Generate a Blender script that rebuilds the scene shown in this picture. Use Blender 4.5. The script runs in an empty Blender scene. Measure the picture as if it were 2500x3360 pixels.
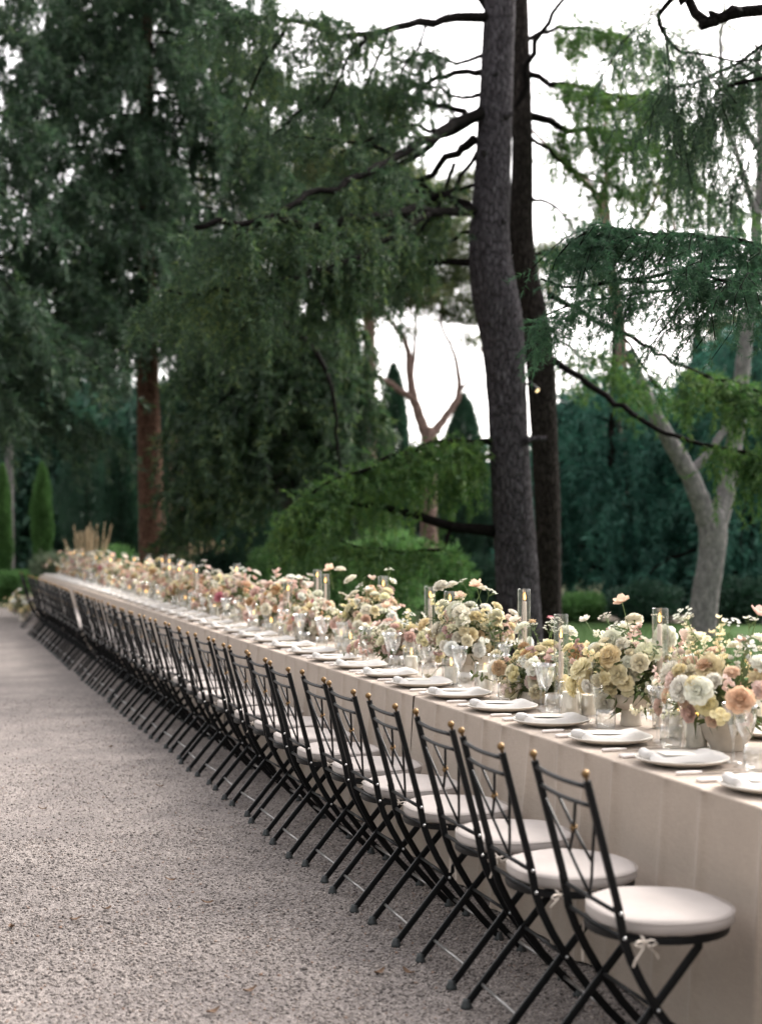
import bpy, math, random
import numpy as np
from mathutils import Vector, Matrix

SC = bpy.context.scene
COL = SC.collection
PI = math.pi
rad = math.radians

# ------------------------------------------------------------------ camera
CAM_H = 1.537
YAW = math.atan(1538 / 4800)          # table row runs along +Y, camera looks to its right
cam = bpy.data.cameras.new('camera')
camo = bpy.data.objects.new('camera', cam)
COL.objects.link(camo)
camo.location = (0, 0, CAM_H)
camo.rotation_euler = (PI / 2, 0, -YAW)
cam.sensor_fit = 'VERTICAL'
cam.sensor_height = 56
cam.sensor_width = 56
cam.lens = 80
cam.shift_y = 72 / 3360
cam.clip_end = 2000
cam.dof.use_dof = True
cam.dof.focus_distance = 6.6
cam.dof.aperture_fstop = 3.1
cam.dof.aperture_blades = 8
SC.camera = camo

# ------------------------------------------------------------------ sky, sun, exposure
SUN_EL, SUN_AZ = 38, 62               # soft light from the far right, over the trees
w = bpy.data.worlds.new('World')
SC.world = w
w.use_nodes = True
nt = w.node_tree
nt.nodes.clear()
sky = nt.nodes.new('ShaderNodeTexSky')
sky.sky_type = 'NISHITA'
sky.sun_disc = False
sky.sun_elevation = rad(SUN_EL)
sky.sun_rotation = rad(SUN_AZ)
sky.air_density = 1.0
sky.dust_density = 3.0
sky.ozone_density = 1.0
hs = nt.nodes.new('ShaderNodeHueSaturation')
hs.inputs['Saturation'].default_value = 0.12
bg = nt.nodes.new('ShaderNodeBackground')
bg.inputs['Strength'].default_value = 0.15
wo = nt.nodes.new('ShaderNodeOutputWorld')
nt.links.new(sky.outputs[0], hs.inputs['Color'])
tint = nt.nodes.new('ShaderNodeMix')          # thin warm evening cloud veil over the whole sky
tint.data_type = 'RGBA'
tint.blend_type = 'MULTIPLY'
tint.inputs[0].default_value = 1
tint.inputs[7].default_value = (1.0, 0.955, 0.935, 1)
nt.links.new(hs.outputs[0], tint.inputs[6])
nt.links.new(tint.outputs[2], bg.inputs[0])
nt.links.new(bg.outputs[0], wo.inputs[0])

sl = bpy.data.lights.new('sun', 'SUN')
sl.energy = 0.9
sl.angle = rad(25)
sl.color = (1.0, 0.93, 0.84)
so = bpy.data.objects.new('sun', sl)
COL.objects.link(so)
sd = Vector((math.sin(rad(SUN_AZ)) * math.cos(rad(SUN_EL)), math.cos(rad(SUN_AZ)) * math.cos(rad(SUN_EL)), math.sin(rad(SUN_EL))))
so.rotation_euler = (-sd).to_track_quat('-Z', 'Y').to_euler()
so.location = sd * 30

vs = SC.view_settings
vs.view_transform = 'Standard'
vs.look = 'None'
vs.exposure = 2.2
vs.gamma = 1
vs.use_curve_mapping = False
cy = SC.cycles
cy.use_denoising = True
cy.max_bounces = 7
cy.diffuse_bounces = 3
cy.glossy_bounces = 3
cy.transmission_bounces = 4
cy.transparent_max_bounces = 24
cy.caustics_reflective = False
cy.caustics_refractive = False
cy.sample_clamp_indirect = 6

# ------------------------------------------------------------------ photo helpers (a pixel gives a direction, Z the depth)
FD = 3171.8
HOR = 1157.7
SY, CY = math.sin(YAW), math.cos(YAW)

def gp(xd, Z):
    a = (xd - 826) / FD * Z
    return (Z * SY + a * CY, Z * CY - a * SY)

def pt(xd, yd, Z):
    x, y = gp(xd, Z)
    return Vector((x, y, CAM_H + (HOR - yd) / FD * Z))

def row_y(xs, X):
    """Y on the line X=const whose picture column is xs (2500 px wide photo)"""
    Z = 4800 * X / (CY * (xs + 288))
    return (Z - X * SY) / CY

# ------------------------------------------------------------------ mesh helpers
def np_mesh(name, V, F, smooth=False, uv=None):
    """V (n,3), F (m,k) arrays"""
    me = bpy.data.meshes.new(name)
    V = np.asarray(V, dtype=np.float32)
    F = np.asarray(F, dtype=np.int32)
    k = F.shape[1]
    me.vertices.add(len(V))
    me.vertices.foreach_set('co', V.ravel())
    me.loops.add(F.size)
    me.loops.foreach_set('vertex_index', F.ravel())
    me.polygons.add(len(F))
    me.polygons.foreach_set('loop_start', np.arange(0, F.size, k, dtype=np.int32))
    if smooth:
        me.polygons.foreach_set('use_smooth', np.ones(len(F), dtype=bool))
    me.update(calc_edges=True)
    return me

class MB:
    """collects vertices and faces of one mesh"""
    def __init__(self):
        self.v = []
        self.f = []
        self.m = []
        self.mi = 0

    def add(self, vs, fs):
        o = len(self.v)
        self.v += [tuple(p) for p in vs]
        for f in fs:
            self.f.append(tuple(i + o for i in f))
            self.m.append(self.mi)

    def box(self, c, s):
        x, y, z = c
        a, b, d = s[0] / 2, s[1] / 2, s[2] / 2
        vs = [(x + i * a, y + j * b, z + k * d) for k in (-1, 1) for j in (-1, 1) for i in (-1, 1)]
        self.add(vs, [(0, 2, 3, 1), (4, 5, 7, 6), (0, 1, 5, 4), (2, 6, 7, 3), (0, 4, 6, 2), (1, 3, 7, 5)])

    def lathe(self, prof, n=20, c=(0, 0, 0), sx=1, sy=1):
        vs = []
        for r, z in prof:
            for i in range(n):
                a = 2 * PI * i / n
                vs.append((c[0] + r * sx * math.cos(a), c[1] + r * sy * math.sin(a), c[2] + z))
        fs = []
        for j in range(len(prof) - 1):
            for i in range(n):
                k = (i + 1) % n
                fs.append((j * n + i, j * n + k, (j + 1) * n + k, (j + 1) * n + i))
        self.add(vs, fs)

    def tube(self, pts, rr, n=8, caps=True, flat=None):
        """rr: radius or list. flat=(wa,wb): box section with wa along the normal found from 'flat' up (0,1,0)"""
        pts = [Vector(p) for p in pts]
        if not isinstance(rr, (list, tuple)):
            rr = [rr] * len(pts)
        vs = []
        prev = None
        for i, p in enumerate(pts):
            t = (pts[min(i + 1, len(pts) - 1)] - pts[max(i - 1, 0)]).normalized()
            if prev is None:
                up = Vector((0, 0, 1)) if abs(t.z) < 0.9 else Vector((1, 0, 0))
                u = t.cross(up).normalized()
            else:
                u = (prev - t * prev.dot(t)).normalized()
            prev = u
            v = t.cross(u)
            for k in range(n):
                a = 2 * PI * k / n
                vs.append(p + u * (rr[i] * math.cos(a)) + v * (rr[i] * math.sin(a)))
        fs = []
        for j in range(len(pts) - 1):
            for i in range(n):
                k = (i + 1) % n
                fs.append((j * n + i, j * n + k, (j + 1) * n + k, (j + 1) * n + i))
        if caps:
            fs.append(tuple(reversed(range(n))))
            fs.append(tuple((len(pts) - 1) * n + i for i in range(n)))
        self.add(vs, fs)

    def bar(self, pts, wp, wy):
        """rectangular bar with softened corners; path in a plane that contains no Y turn: wy wide along Y, wp across"""
        pts = [Vector(p) for p in pts]
        c = 0.22
        sec = [(-.5, -.5 + c), (-.5 + c, -.5), (.5 - c, -.5), (.5, -.5 + c), (.5, .5 - c), (.5 - c, .5), (-.5 + c, .5), (-.5, .5 - c)]
        vs = []
        Yv = Vector((0, 1, 0))
        for i, p in enumerate(pts):
            t = (pts[min(i + 1, len(pts) - 1)] - pts[max(i - 1, 0)]).normalized()
            u = Yv.cross(t).normalized()
            v = t.cross(u).normalized()
            for a, b in sec:
                vs.append(p + u * (a * wp) + v * (b * wy))
        n = 8
        fs = []
        for j in range(len(pts) - 1):
            for i in range(n):
                k = (i + 1) % n
                fs.append((j * n + i, (j + 1) * n + i, (j + 1) * n + k, j * n + k))
        fs.append(tuple(range(n)))
        fs.append(tuple(reversed([(len(pts) - 1) * n + i for i in range(n)])))
        self.add(vs, fs)

    def ball(self, c, r, n=10, sz=1):
        m = max(4, n // 2 + 1)
        prof = [(max(1e-4, r * math.sin(PI * i / m)), -r * sz * math.cos(PI * i / m)) for i in range(m + 1)]
        self.lathe(prof, n, c)

    def grid(self, fn, nu, nv):
        vs = [fn(i / nu, j / nv) for j in range(nv + 1) for i in range(nu + 1)]
        fs = [(j * (nu + 1) + i, j * (nu + 1) + i + 1, (j + 1) * (nu + 1) + i + 1, (j + 1) * (nu + 1) + i) for j in range(nv) for i in range(nu)]
        self.add(vs, fs)

    def mesh(self, name, mats, smooth=True):
        me = bpy.data.meshes.new(name)
        me.from_pydata(self.v, [], self.f)
        if not isinstance(mats, (list, tuple)):
            mats = [mats]
        for m in mats:
            me.materials.append(m)
        if len(mats) > 1:
            me.polygons.foreach_set('material_index', self.m)
        if smooth:
            me.polygons.foreach_set('use_smooth', [True] * len(me.polygons))
        me.update()
        return me

def link(name, data, parent=None, loc=(0, 0, 0), rz=0, label=None, cat=None, group=None, kind=None):
    o = bpy.data.objects.new(name, data)
    COL.objects.link(o)
    o.location = loc
    if rz:
        o.rotation_euler = (0, 0, rz)
    if parent is not None:
        o.parent = parent
    tag(o, label, cat, group, kind)
    return o

def tag(o, label=None, cat=None, group=None, kind=None):
    if label:
        o['label'] = label
    if cat:
        o['category'] = cat
    if group:
        o['group'] = group
    if kind:
        o['kind'] = kind
    return o

def auto_smooth(me, ang=40):
    # sharp edges over the angle
    me.set_sharp_from_angle(angle=rad(ang))
    return me

# ------------------------------------------------------------------ materials
def new_mat(name):
    m = bpy.data.materials.new(name)
    m.use_nodes = True
    t = m.node_tree
    t.nodes.clear()
    out = t.nodes.new('ShaderNodeOutputMaterial')
    return m, t, out

def ramp(t, stops):
    r = t.nodes.new('ShaderNodeValToRGB')
    el = r.color_ramp.elements
    while len(el) < len(stops):
        el.new(0.5)
    for e, (p, c) in zip(el, stops):
        e.position = p
        e.color = (*c, 1)
    return r

def plain(name, col, rough=0.5, metal=0.0, noise=0.12, scale=30, bump=0.0, bscale=200, spec=0.5, sheen=0.0):
    m, t, out = new_mat(name)
    b = t.nodes.new('ShaderNodeBsdfPrincipled')
    b.inputs['Roughness'].default_value = rough
    b.inputs['Metallic'].default_value = metal
    b.inputs['Specular IOR Level'].default_value = spec
    if sheen:
        b.inputs['Sheen Weight'].default_value = sheen
    tc = t.nodes.new('ShaderNodeTexCoord')
    nz = t.nodes.new('ShaderNodeTexNoise')
    nz.inputs['Scale'].default_value = scale
    nz.inputs['Detail'].default_value = 4
    t.links.new(tc.outputs['Object'], nz.inputs['Vector'])
    r = ramp(t, [(0.3, tuple(c * (1 - noise) for c in col)), (0.7, tuple(min(1, c * (1 + noise)) for c in col))])
    t.links.new(nz.outputs['Fac'], r.inputs[0])
    t.links.new(r.outputs[0], b.inputs['Base Color'])
    if bump:
        n2 = t.nodes.new('ShaderNodeTexNoise')
        n2.inputs['Scale'].default_value = bscale
        n2.inputs['Detail'].default_value = 3
        t.links.new(tc.outputs['Object'], n2.inputs['Vector'])
        bp = t.nodes.new('ShaderNodeBump')
        bp.inputs['Strength'].default_value = bump
        bp.inputs['Distance'].default_value = 0.004
        t.links.new(n2.outputs['Fac'], bp.inputs['Height'])
        t.links.new(bp.outputs[0], b.inputs['Normal'])
    t.links.new(b.outputs[0], out.inputs[0])
    return m

def leaf_mat(name, stops, trans=0.35, big=0.5, rough=0.6):
    """foliage: colour by leaf and by clump, light passing through"""
    m, t, out = new_mat(name)
    geo = t.nodes.new('ShaderNodeNewGeometry')
    tc = t.nodes.new('ShaderNodeTexCoord')
    nz = t.nodes.new('ShaderNodeTexNoise')
    nz.inputs['Scale'].default_value = big
    nz.inputs['Detail'].default_value = 3
    t.links.new(tc.outputs['Object'], nz.inputs['Vector'])
    mx = t.nodes.new('ShaderNodeMath')
    mx.operation = 'MULTIPLY_ADD'
    mx.inputs[1].default_value = 0.45
    t.links.new(geo.outputs['Random Per Island'], mx.inputs[0])
    m2 = t.nodes.new('ShaderNodeMath')
    m2.operation = 'MULTIPLY'
    m2.inputs[1].default_value = 0.62
    t.links.new(nz.outputs['Fac'], m2.inputs[0])
    t.links.new(m2.outputs[0], mx.inputs[2])
    r = ramp(t, stops)
    t.links.new(mx.outputs[0], r.inputs[0])
    d = t.nodes.new('ShaderNodeBsdfDiffuse')
    tr = t.nodes.new('ShaderNodeBsdfTranslucent')
    t.links.new(r.outputs[0], d.inputs[0])
    t.links.new(r.outputs[0], tr.inputs[0])
    a = t.nodes.new('ShaderNodeMixShader')
    a.inputs[0].default_value = trans
    t.links.new(d.outputs[0], a.inputs[1])
    t.links.new(tr.outputs[0], a.inputs[2])
    g = t.nodes.new('ShaderNodeBsdfGlossy')
    g.inputs['Roughness'].default_value = rough
    a2 = t.nodes.new('ShaderNodeMixShader')
    a2.inputs[0].default_value = 0.035
    t.links.new(a.outputs[0], a2.inputs[1])
    t.links.new(g.outputs[0], a2.inputs[2])
    t.links.new(a2.outputs[0], out.inputs[0])
    return m

def bark_mat(name, c0, c1, c2, sc=(11, 11, 3.2), bump=1.0, edge=0.8):
    m, t, out = new_mat(name)
    tc = t.nodes.new('ShaderNodeTexCoord')
    mp = t.nodes.new('ShaderNodeMapping')
    mp.inputs['Scale'].default_value = sc
    t.links.new(tc.outputs['Object'], mp.inputs[0])
    n1 = t.nodes.new('ShaderNodeTexNoise')
    n1.inputs['Scale'].default_value = 2.2
    n1.inputs['Detail'].default_value = 6
    n1.inputs['Roughness'].default_value = 0.65
    t.links.new(mp.outputs[0], n1.inputs['Vector'])
    vo = t.nodes.new('ShaderNodeTexVoronoi')
    vo.feature = 'DISTANCE_TO_EDGE'
    vo.inputs['Scale'].default_value = 2.4
    t.links.new(mp.outputs[0], vo.inputs['Vector'])
    r = ramp(t, [(0.25, c0), (0.5, c1), (0.75, c2)])
    t.links.new(n1.outputs['Fac'], r.inputs[0])
    r2 = ramp(t, [(0.0, (0.25, 0.25, 0.25)), (0.18, (1, 1, 1))])
    t.links.new(vo.outputs['Distance'], r2.inputs[0])
    mu = t.nodes.new('ShaderNodeMix')
    mu.data_type = 'RGBA'
    mu.blend_type = 'MULTIPLY'
    mu.inputs[0].default_value = edge
    t.links.new(r.outputs[0], mu.inputs[6])
    t.links.new(r2.outputs[0], mu.inputs[7])
    b = t.nodes.new('ShaderNodeBsdfPrincipled')
    b.inputs['Roughness'].default_value = 0.95
    b.inputs['Specular IOR Level'].default_value = 0.06
    t.links.new(mu.outputs[2], b.inputs['Base Color'])
    ad = t.nodes.new('ShaderNodeMath')
    ad.operation = 'ADD'
    t.links.new(n1.outputs['Fac'], ad.inputs[0])
    t.links.new(r2.outputs[0], ad.inputs[1])
    bp = t.nodes.new('ShaderNodeBump')
    bp.inputs['Strength'].default_value = bump
    bp.inputs['Distance'].default_value = 0.03
    t.links.new(ad.outputs[0], bp.inputs['Height'])
    t.links.new(bp.outputs[0], b.inputs['Normal'])
    t.links.new(b.outputs[0], out.inputs[0])
    return m

def petal_mat(name):
    m, t, out = new_mat(name)
    oi = t.nodes.new('ShaderNodeObjectInfo')
    geo = t.nodes.new('ShaderNodeNewGeometry')
    hsv = t.nodes.new('ShaderNodeHueSaturation')
    mr = t.nodes.new('ShaderNodeMapRange')
    mr.inputs[3].default_value = 0.88
    mr.inputs[4].default_value = 1.08
    t.links.new(geo.outputs['Random Per Island'], mr.inputs[0])
    t.links.new(mr.outputs[0], hsv.inputs['Value'])
    t.links.new(oi.outputs['Color'], hsv.inputs['Color'])
    d = t.nodes.new('ShaderNodeBsdfDiffuse')
    tr = t.nodes.new('ShaderNodeBsdfTranslucent')
    t.links.new(hsv.outputs[0], d.inputs[0])
    t.links.new(hsv.outputs[0], tr.inputs[0])
    a = t.nodes.new('ShaderNodeMixShader')
    a.inputs[0].default_value = 0.28
    t.links.new(d.outputs[0], a.inputs[1])
    t.links.new(tr.outputs[0], a.inputs[2])
    t.links.new(a.outputs[0], out.inputs[0])
    return m

def glass_mat(name):
    """thin clear wall: see-through with edge reflections"""
    m, t, out = new_mat(name)
    tr = t.nodes.new('ShaderNodeBsdfTransparent')
    tr.inputs[0].default_value = (0.985, 0.99, 0.985, 1)
    g = t.nodes.new('ShaderNodeBsdfGlossy')
    g.inputs['Roughness'].default_value = 0.02
    lw = t.nodes.new('ShaderNodeLayerWeight')
    lw.inputs['Blend'].default_value = 0.5
    pw = t.nodes.new('ShaderNodeMath')
    pw.operation = 'POWER'
    pw.inputs[1].default_value = 3.0
    t.links.new(lw.outputs['Facing'], pw.inputs[0])
    ma = t.nodes.new('ShaderNodeMath')
    ma.operation = 'MULTIPLY_ADD'
    ma.inputs[1].default_value = 0.8
    ma.inputs[2].default_value = 0.12
    t.links.new(pw.outputs[0], ma.inputs[0])
    a = t.nodes.new('ShaderNodeMixShader')
    t.links.new(ma.outputs[0], a.inputs[0])
    t.links.new(tr.outputs[0], a.inputs[1])
    t.links.new(g.outputs[0], a.inputs[2])
    t.links.new(a.outputs[0], out.inputs[0])
    return m

def emit_mat(name, col, st):
    m, t, out = new_mat(name)
    e = t.nodes.new('ShaderNodeEmission')
    e.inputs[0].default_value = (*col, 1)
    e.inputs[1].default_value = st
    t.links.new(e.outputs[0], out.inputs[0])
    return m

def linen_mat(name, col):
    m, t, out = new_mat(name)
    tc = t.nodes.new('ShaderNodeTexCoord')
    b = t.nodes.new('ShaderNodeBsdfPrincipled')
    b.inputs['Roughness'].default_value = 0.9
    b.inputs['Specular IOR Level'].default_value = 0.15
    b.inputs['Sheen Weight'].default_value = 0.15
    outs = []
    for sc in ((40, 900, 900), (40, 26, 900), (900, 900, 14)):
        mp = t.nodes.new('ShaderNodeMapping')
        mp.inputs['Scale'].default_value = sc
        t.links.new(tc.outputs['Object'], mp.inputs[0])
        n = t.nodes.new('ShaderNodeTexNoise')
        n.inputs['Scale'].default_value = 1
        n.inputs['Detail'].default_value = 2
        t.links.new(mp.outputs[0], n.inputs['Vector'])
        outs.append(n)
    n3 = t.nodes.new('ShaderNodeTexNoise')
    n3.inputs['Scale'].default_value = 3.5
    n3.inputs['Detail'].default_value = 4
    t.links.new(tc.outputs['Object'], n3.inputs['Vector'])
    ad = t.nodes.new('ShaderNodeMath')
    ad.operation = 'ADD'
    t.links.new(outs[1].outputs['Fac'], ad.inputs[0])
    t.links.new(outs[2].outputs['Fac'], ad.inputs[1])
    ad2 = t.nodes.new('ShaderNodeMath')
    ad2.operation = 'MULTIPLY_ADD'
    ad2.inputs[1].default_value = 0.6
    t.links.new(n3.outputs['Fac'], ad2.inputs[0])
    t.links.new(ad.outputs[0], ad2.inputs[2])
    r = ramp(t, [(0.9 / 2, tuple(c * 0.82 for c in col)), (1.0 / 1.25, tuple(c * 1.1 for c in col))])
    t.links.new(ad2.outputs[0], r.inputs[0])
    dv = t.nodes.new('ShaderNodeMath')
    dv.operation = 'DIVIDE'
    dv.inputs[1].default_value = 2.0
    t.links.new(ad2.outputs[0], dv.inputs[0])
    t.links.new(dv.outputs[0], r.inputs[0])
    t.links.new(r.outputs[0], b.inputs['Base Color'])
    bp = t.nodes.new('ShaderNodeBump')
    bp.inputs['Strength'].default_value = 0.35
    bp.inputs['Distance'].default_value = 0.002
    t.links.new(ad2.outputs[0], bp.inputs['Height'])
    t.links.new(bp.outputs[0], b.inputs['Normal'])
    t.links.new(b.outputs[0], out.inputs[0])
    return m

def gravel_mat(name):
    m, t, out = new_mat(name)
    tc = t.nodes.new('ShaderNodeTexCoord')
    v = t.nodes.new('ShaderNodeTexVoronoi')
    v.inputs['Scale'].default_value = 140
    t.links.new(tc.outputs['Object'], v.inputs['Vector'])
    sx = t.nodes.new('ShaderNodeSeparateColor')
    t.links.new(v.outputs['Color'], sx.inputs[0])
    r = ramp(t, [(0.0, (0.0684, 0.0595, 0.0576)), (0.15, (0.1900, 0.1681, 0.1568)), (0.6, (0.2735, 0.2428, 0.2246)), (0.9, (0.3496, 0.3080, 0.2841)), (1.0, (0.4408, 0.3986, 0.3653))])
    t.links.new(sx.outputs[0], r.inputs[0])
    n = t.nodes.new('ShaderNodeTexNoise')
    n.inputs['Scale'].default_value = 1.6
    n.inputs['Detail'].default_value = 8
    n.inputs['Roughness'].default_value = 0.7
    t.links.new(tc.outputs['Object'], n.inputs['Vector'])
    r2 = ramp(t, [(0.3, (0.62, 0.62, 0.64)), (0.6, (1.0, 1.0, 1.0))])
    t.links.new(n.outputs['Fac'], r2.inputs[0])
    mu = t.nodes.new('ShaderNodeMix')
    mu.data_type = 'RGBA'
    mu.blend_type = 'MULTIPLY'
    mu.inputs[0].default_value = 1
    t.links.new(r.outputs[0], mu.inputs[6])
    t.links.new(r2.outputs[0], mu.inputs[7])
    b = t.nodes.new('ShaderNodeBsdfPrincipled')
    b.inputs['Roughness'].default_value = 0.95
    b.inputs['Specular IOR Level'].default_value = 0.15
    t.links.new(mu.outputs[2], b.inputs['Base Color'])
    bp = t.nodes.new('ShaderNodeBump')
    bp.inputs['Strength'].default_value = 1.0
    bp.inputs['Distance'].default_value = 0.005
    bp.invert = True
    t.links.new(v.outputs['Distance'], bp.inputs['Height'])
    t.links.new(bp.outputs[0], b.inputs['Normal'])
    t.links.new(b.outputs[0], out.inputs[0])
    return m

def island_mat(name, stops, rough=0.9):
    m, t, out = new_mat(name)
    geo = t.nodes.new('ShaderNodeNewGeometry')
    r = ramp(t, stops)
    t.links.new(geo.outputs['Random Per Island'], r.inputs[0])
    b = t.nodes.new('ShaderNodeBsdfPrincipled')
    b.inputs['Roughness'].default_value = rough
    b.inputs['Specular IOR Level'].default_value = 0.2
    t.links.new(r.outputs[0], b.inputs['Base Color'])
    t.links.new(b.outputs[0], out.inputs[0])
    return m

M = {}
M['iron'] = plain('black painted iron', (0.0042, 0.0048, 0.0055), 0.40, 0.0, 0.25, 60, 0.15, 400, 0.22)
M['rod'] = plain('worn steel rod', (0.32, 0.31, 0.30), 0.34, 0.8, 0.2, 60)
M['brass'] = plain('antique brass', (0.20, 0.125, 0.058), 0.42, 0.9, 0.3, 90, 0.2, 300)
M['steel'] = plain('steel screw', (0.5, 0.5, 0.5), 0.3, 1.0, 0.1, 60)
M['rubber'] = plain('black rubber', (0.03, 0.035, 0.036), 0.5, 0, 0.15, 80)
M['cushion'] = plain('off white canvas', (0.425, 0.383, 0.358), 0.9, 0, 0.06, 9, 0.35, 900, 0.15, 0.1)
M['ribbon'] = plain('ivory ribbon', (0.50, 0.44, 0.38), 0.8, 0, 0.06, 50, 0.2, 600, 0.2)
M['linen'] = linen_mat('beige linen', (0.425, 0.352, 0.290))
M['stoneware'] = plain('stoneware glaze', (0.70, 0.65, 0.58), 0.45, 0, 0.08, 18, 0.1, 200, 0.4)
M['napkin'] = plain('white cotton napkin', (0.615, 0.588, 0.557), 0.9, 0, 0.03, 20, 0.3, 900, 0.15, 0.1)
M['card'] = plain('cream paper card', (0.80, 0.76, 0.68), 0.85, 0, 0.02, 40)
M['pearl'] = plain('pearl handle', (0.82, 0.76, 0.72), 0.25, 0, 0.06, 60)
M['silver'] = plain('silver cutlery', (0.62, 0.60, 0.58), 0.22, 1.0, 0.05, 60)
M['vase'] = plain('matt ceramic vase', (0.66, 0.60, 0.52), 0.7, 0, 0.07, 25, 0.25, 260, 0.25)
M['wax'] = plain('ivory candle wax', (0.85, 0.79, 0.68), 0.5, 0, 0.02, 20, 0, 0, 0.4)
M['taper'] = plain('blush taper wax', (0.80, 0.66, 0.56), 0.5, 0, 0.02, 20, 0, 0, 0.4)
M['wick'] = plain('burnt wick', (0.02, 0.015, 0.012), 0.9)
M['flame'] = emit_mat('candle flame', (1.0, 0.50, 0.13), 1.7)
M['glass'] = glass_mat('clear glass')
M['petal'] = petal_mat('petal')
M['stem'] = plain('green stem', (0.13, 0.20, 0.06), 0.6, 0, 0.2, 40)
M['sprig'] = leaf_mat('sprig leaf', [(0.2, (0.05, 0.075, 0.025)), (0.5, (0.10, 0.14, 0.05)), (0.85, (0.22, 0.21, 0.10))], 0.35, 6)
M['heart'] = plain('flower heart', (0.30, 0.22, 0.05), 0.8, 0, 0.3, 200)
M['gravel'] = gravel_mat('gravel')
M['pebble'] = island_mat('gravel chips', [(0.0, (0.0760, 0.0667, 0.0643)), (0.25, (0.1976, 0.1753, 0.1638)), (0.6, (0.2812, 0.2500, 0.2313)), (0.95, (0.3799, 0.3370, 0.3078)), (1.0, (0.2735, 0.1812, 0.1353))])
M['dryleaf'] = plain('dry leaf', (0.13, 0.075, 0.042), 0.8, 0, 0.3, 60)
M['wood'] = plain('plain trestle wood', (0.30, 0.20, 0.12), 0.7, 0, 0.15, 12)

# ------------------------------------------------------------------ the ground
def sheet(name, poly, z, mat, sub=1):
    me = bpy.data.meshes.new(name)
    me.from_pydata([(x, y, z) for x, y in poly], [], [tuple(range(len(poly)))])
    me.materials.append(mat)
    return link(name, me, kind='structure')

def grass_ground_mat(name, c0, c1):
    m, t, out = new_mat(name)
    tc = t.nodes.new('ShaderNodeTexCoord')
    n = t.nodes.new('ShaderNodeTexNoise')
    n.inputs['Scale'].default_value = 2.5
    n.inputs['Detail'].default_value = 9
    n.inputs['Roughness'].default_value = 0.75
    t.links.new(tc.outputs['Object'], n.inputs['Vector'])
    r = ramp(t, [(0.3, c0), (0.7, c1)])
    t.links.new(n.outputs['Fac'], r.inputs[0])
    b = t.nodes.new('ShaderNodeBsdfPrincipled')
    b.inputs['Roughness'].default_value = 1
    b.inputs['Specular IOR Level'].default_value = 0.1
    t.links.new(r.outputs[0], b.inputs['Base Color'])
    t.links.new(b.outputs[0], out.inputs[0])
    return m

M['earth'] = grass_ground_mat('earth and needles', (0.035, 0.045, 0.02), (0.09, 0.085, 0.045))
M['lawn'] = grass_ground_mat('lawn', (0.0279, 0.0620, 0.0186), (0.0620, 0.1178, 0.0341))
M['sand'] = grass_ground_mat('sandy path', (0.30, 0.25, 0.20), (0.42, 0.36, 0.30))
sheet('ground', [(-600, -300), (700, -300), (700, 900), (-600, 900)], -0.012, M['earth'])
sheet('gravel_court', [(-26, -8), (4.6, -8), (4.6, 12), (4.9, 24), (5.6, 31), (1, 31.5), (-26, 34)], 0.0, M['gravel'])
sheet('lawn', [(4.606, -8), (40, -8), (40, 20.5), (22, 20), (14, 21.5), (9, 24), (4.95, 24.2), (4.66, 12)], -0.004, M['lawn'])
sheet('path', [(9, 24.4), (14, 22), (22, 20.5), (40, 21), (40, 24), (22, 23.2), (15, 24.5), (9.5, 26.5)], -0.006, M['sand'])

rs = np.random.RandomState(5)

def gravel_chips():
    # chips lie thickest where the court is closest and can be told apart
    pts = []
    for (x0, x1, y0, y1, dens) in ((-3.6, 2.3, 3.0, 6.0, 4300), (-3.6, 2.3, 6.0, 7.6, 2900), (-4, 2.3, 7.6, 10.0, 1200), (-4, 2.3, 10.0, 14.0, 380), (2.3, 4.4, 2.4, 7, 150)):
        n = int((x1 - x0) * (y1 - y0) * dens)
        p = np.stack([rs.uniform(x0, x1, n), rs.uniform(y0, y1, n)], 1)
        pts.append(p)
    P = np.concatenate(pts)
    # keep what the lens can see plus a margin
    Zc = P[:, 0] * SY + P[:, 1] * CY
    Xc = P[:, 0] * CY - P[:, 1] * SY
    P = P[(rs.rand(len(P)) < np.clip((0.62 - np.abs(Xc / Zc)) / 0.32, 0, 1)) & (rs.rand(len(P)) < np.clip((Zc - 3.2) / 1.2, 0, 1))]      # thinning out to the sides
    n = len(P)
    base = np.array([(1, 0, 0), (-1, 0, 0), (0, 1, 0), (0, -1, 0), (0, 0, 0.7), (0, 0, -0.7)], float)
    s = rs.gamma(6, 0.0006, n) + 0.0016
    V = base[None] * s[:, None, None] * rs.uniform(0.6, 1.3, (n, 6, 1))
    a = rs.uniform(0, 2 * PI, n)
    c, sn = np.cos(a)[:, None], np.sin(a)[:, None]
    til = rs.uniform(-.5, .5, (n, 1))
    x, y, z = V[..., 0], V[..., 1], V[..., 2]
    x, z = x * np.cos(til) - z * np.sin(til), x * np.sin(til) + z * np.cos(til)
    X = x * c - y * sn + P[:, :1]
    Y = x * sn + y * c + P[:, 1:]
    Zz = z + s[:, None] * 0.3
    V = np.stack([X, Y, Zz], -1).reshape(-1, 3)
    f = np.array([(0, 2, 4), (2, 1, 4), (1, 3, 4), (3, 0, 4), (2, 0, 5), (1, 2, 5), (3, 1, 5), (0, 3, 5)])
    F = (f[None] + (np.arange(n) * 6)[:, None, None]).reshape(-1, 3)
    me = np_mesh('gravel_chips', V, F)
    me.materials.append(M['pebble'])
    link('gravel_chips', me, label='loose grey and pink gravel chips covering the court', cat='gravel', kind='stuff')

gravel_chips()

# ------------------------------------------------------------------ vegetation tools
def unit(a):
    return a / np.maximum(np.linalg.norm(a, axis=-1, keepdims=True), 1e-9)

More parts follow.
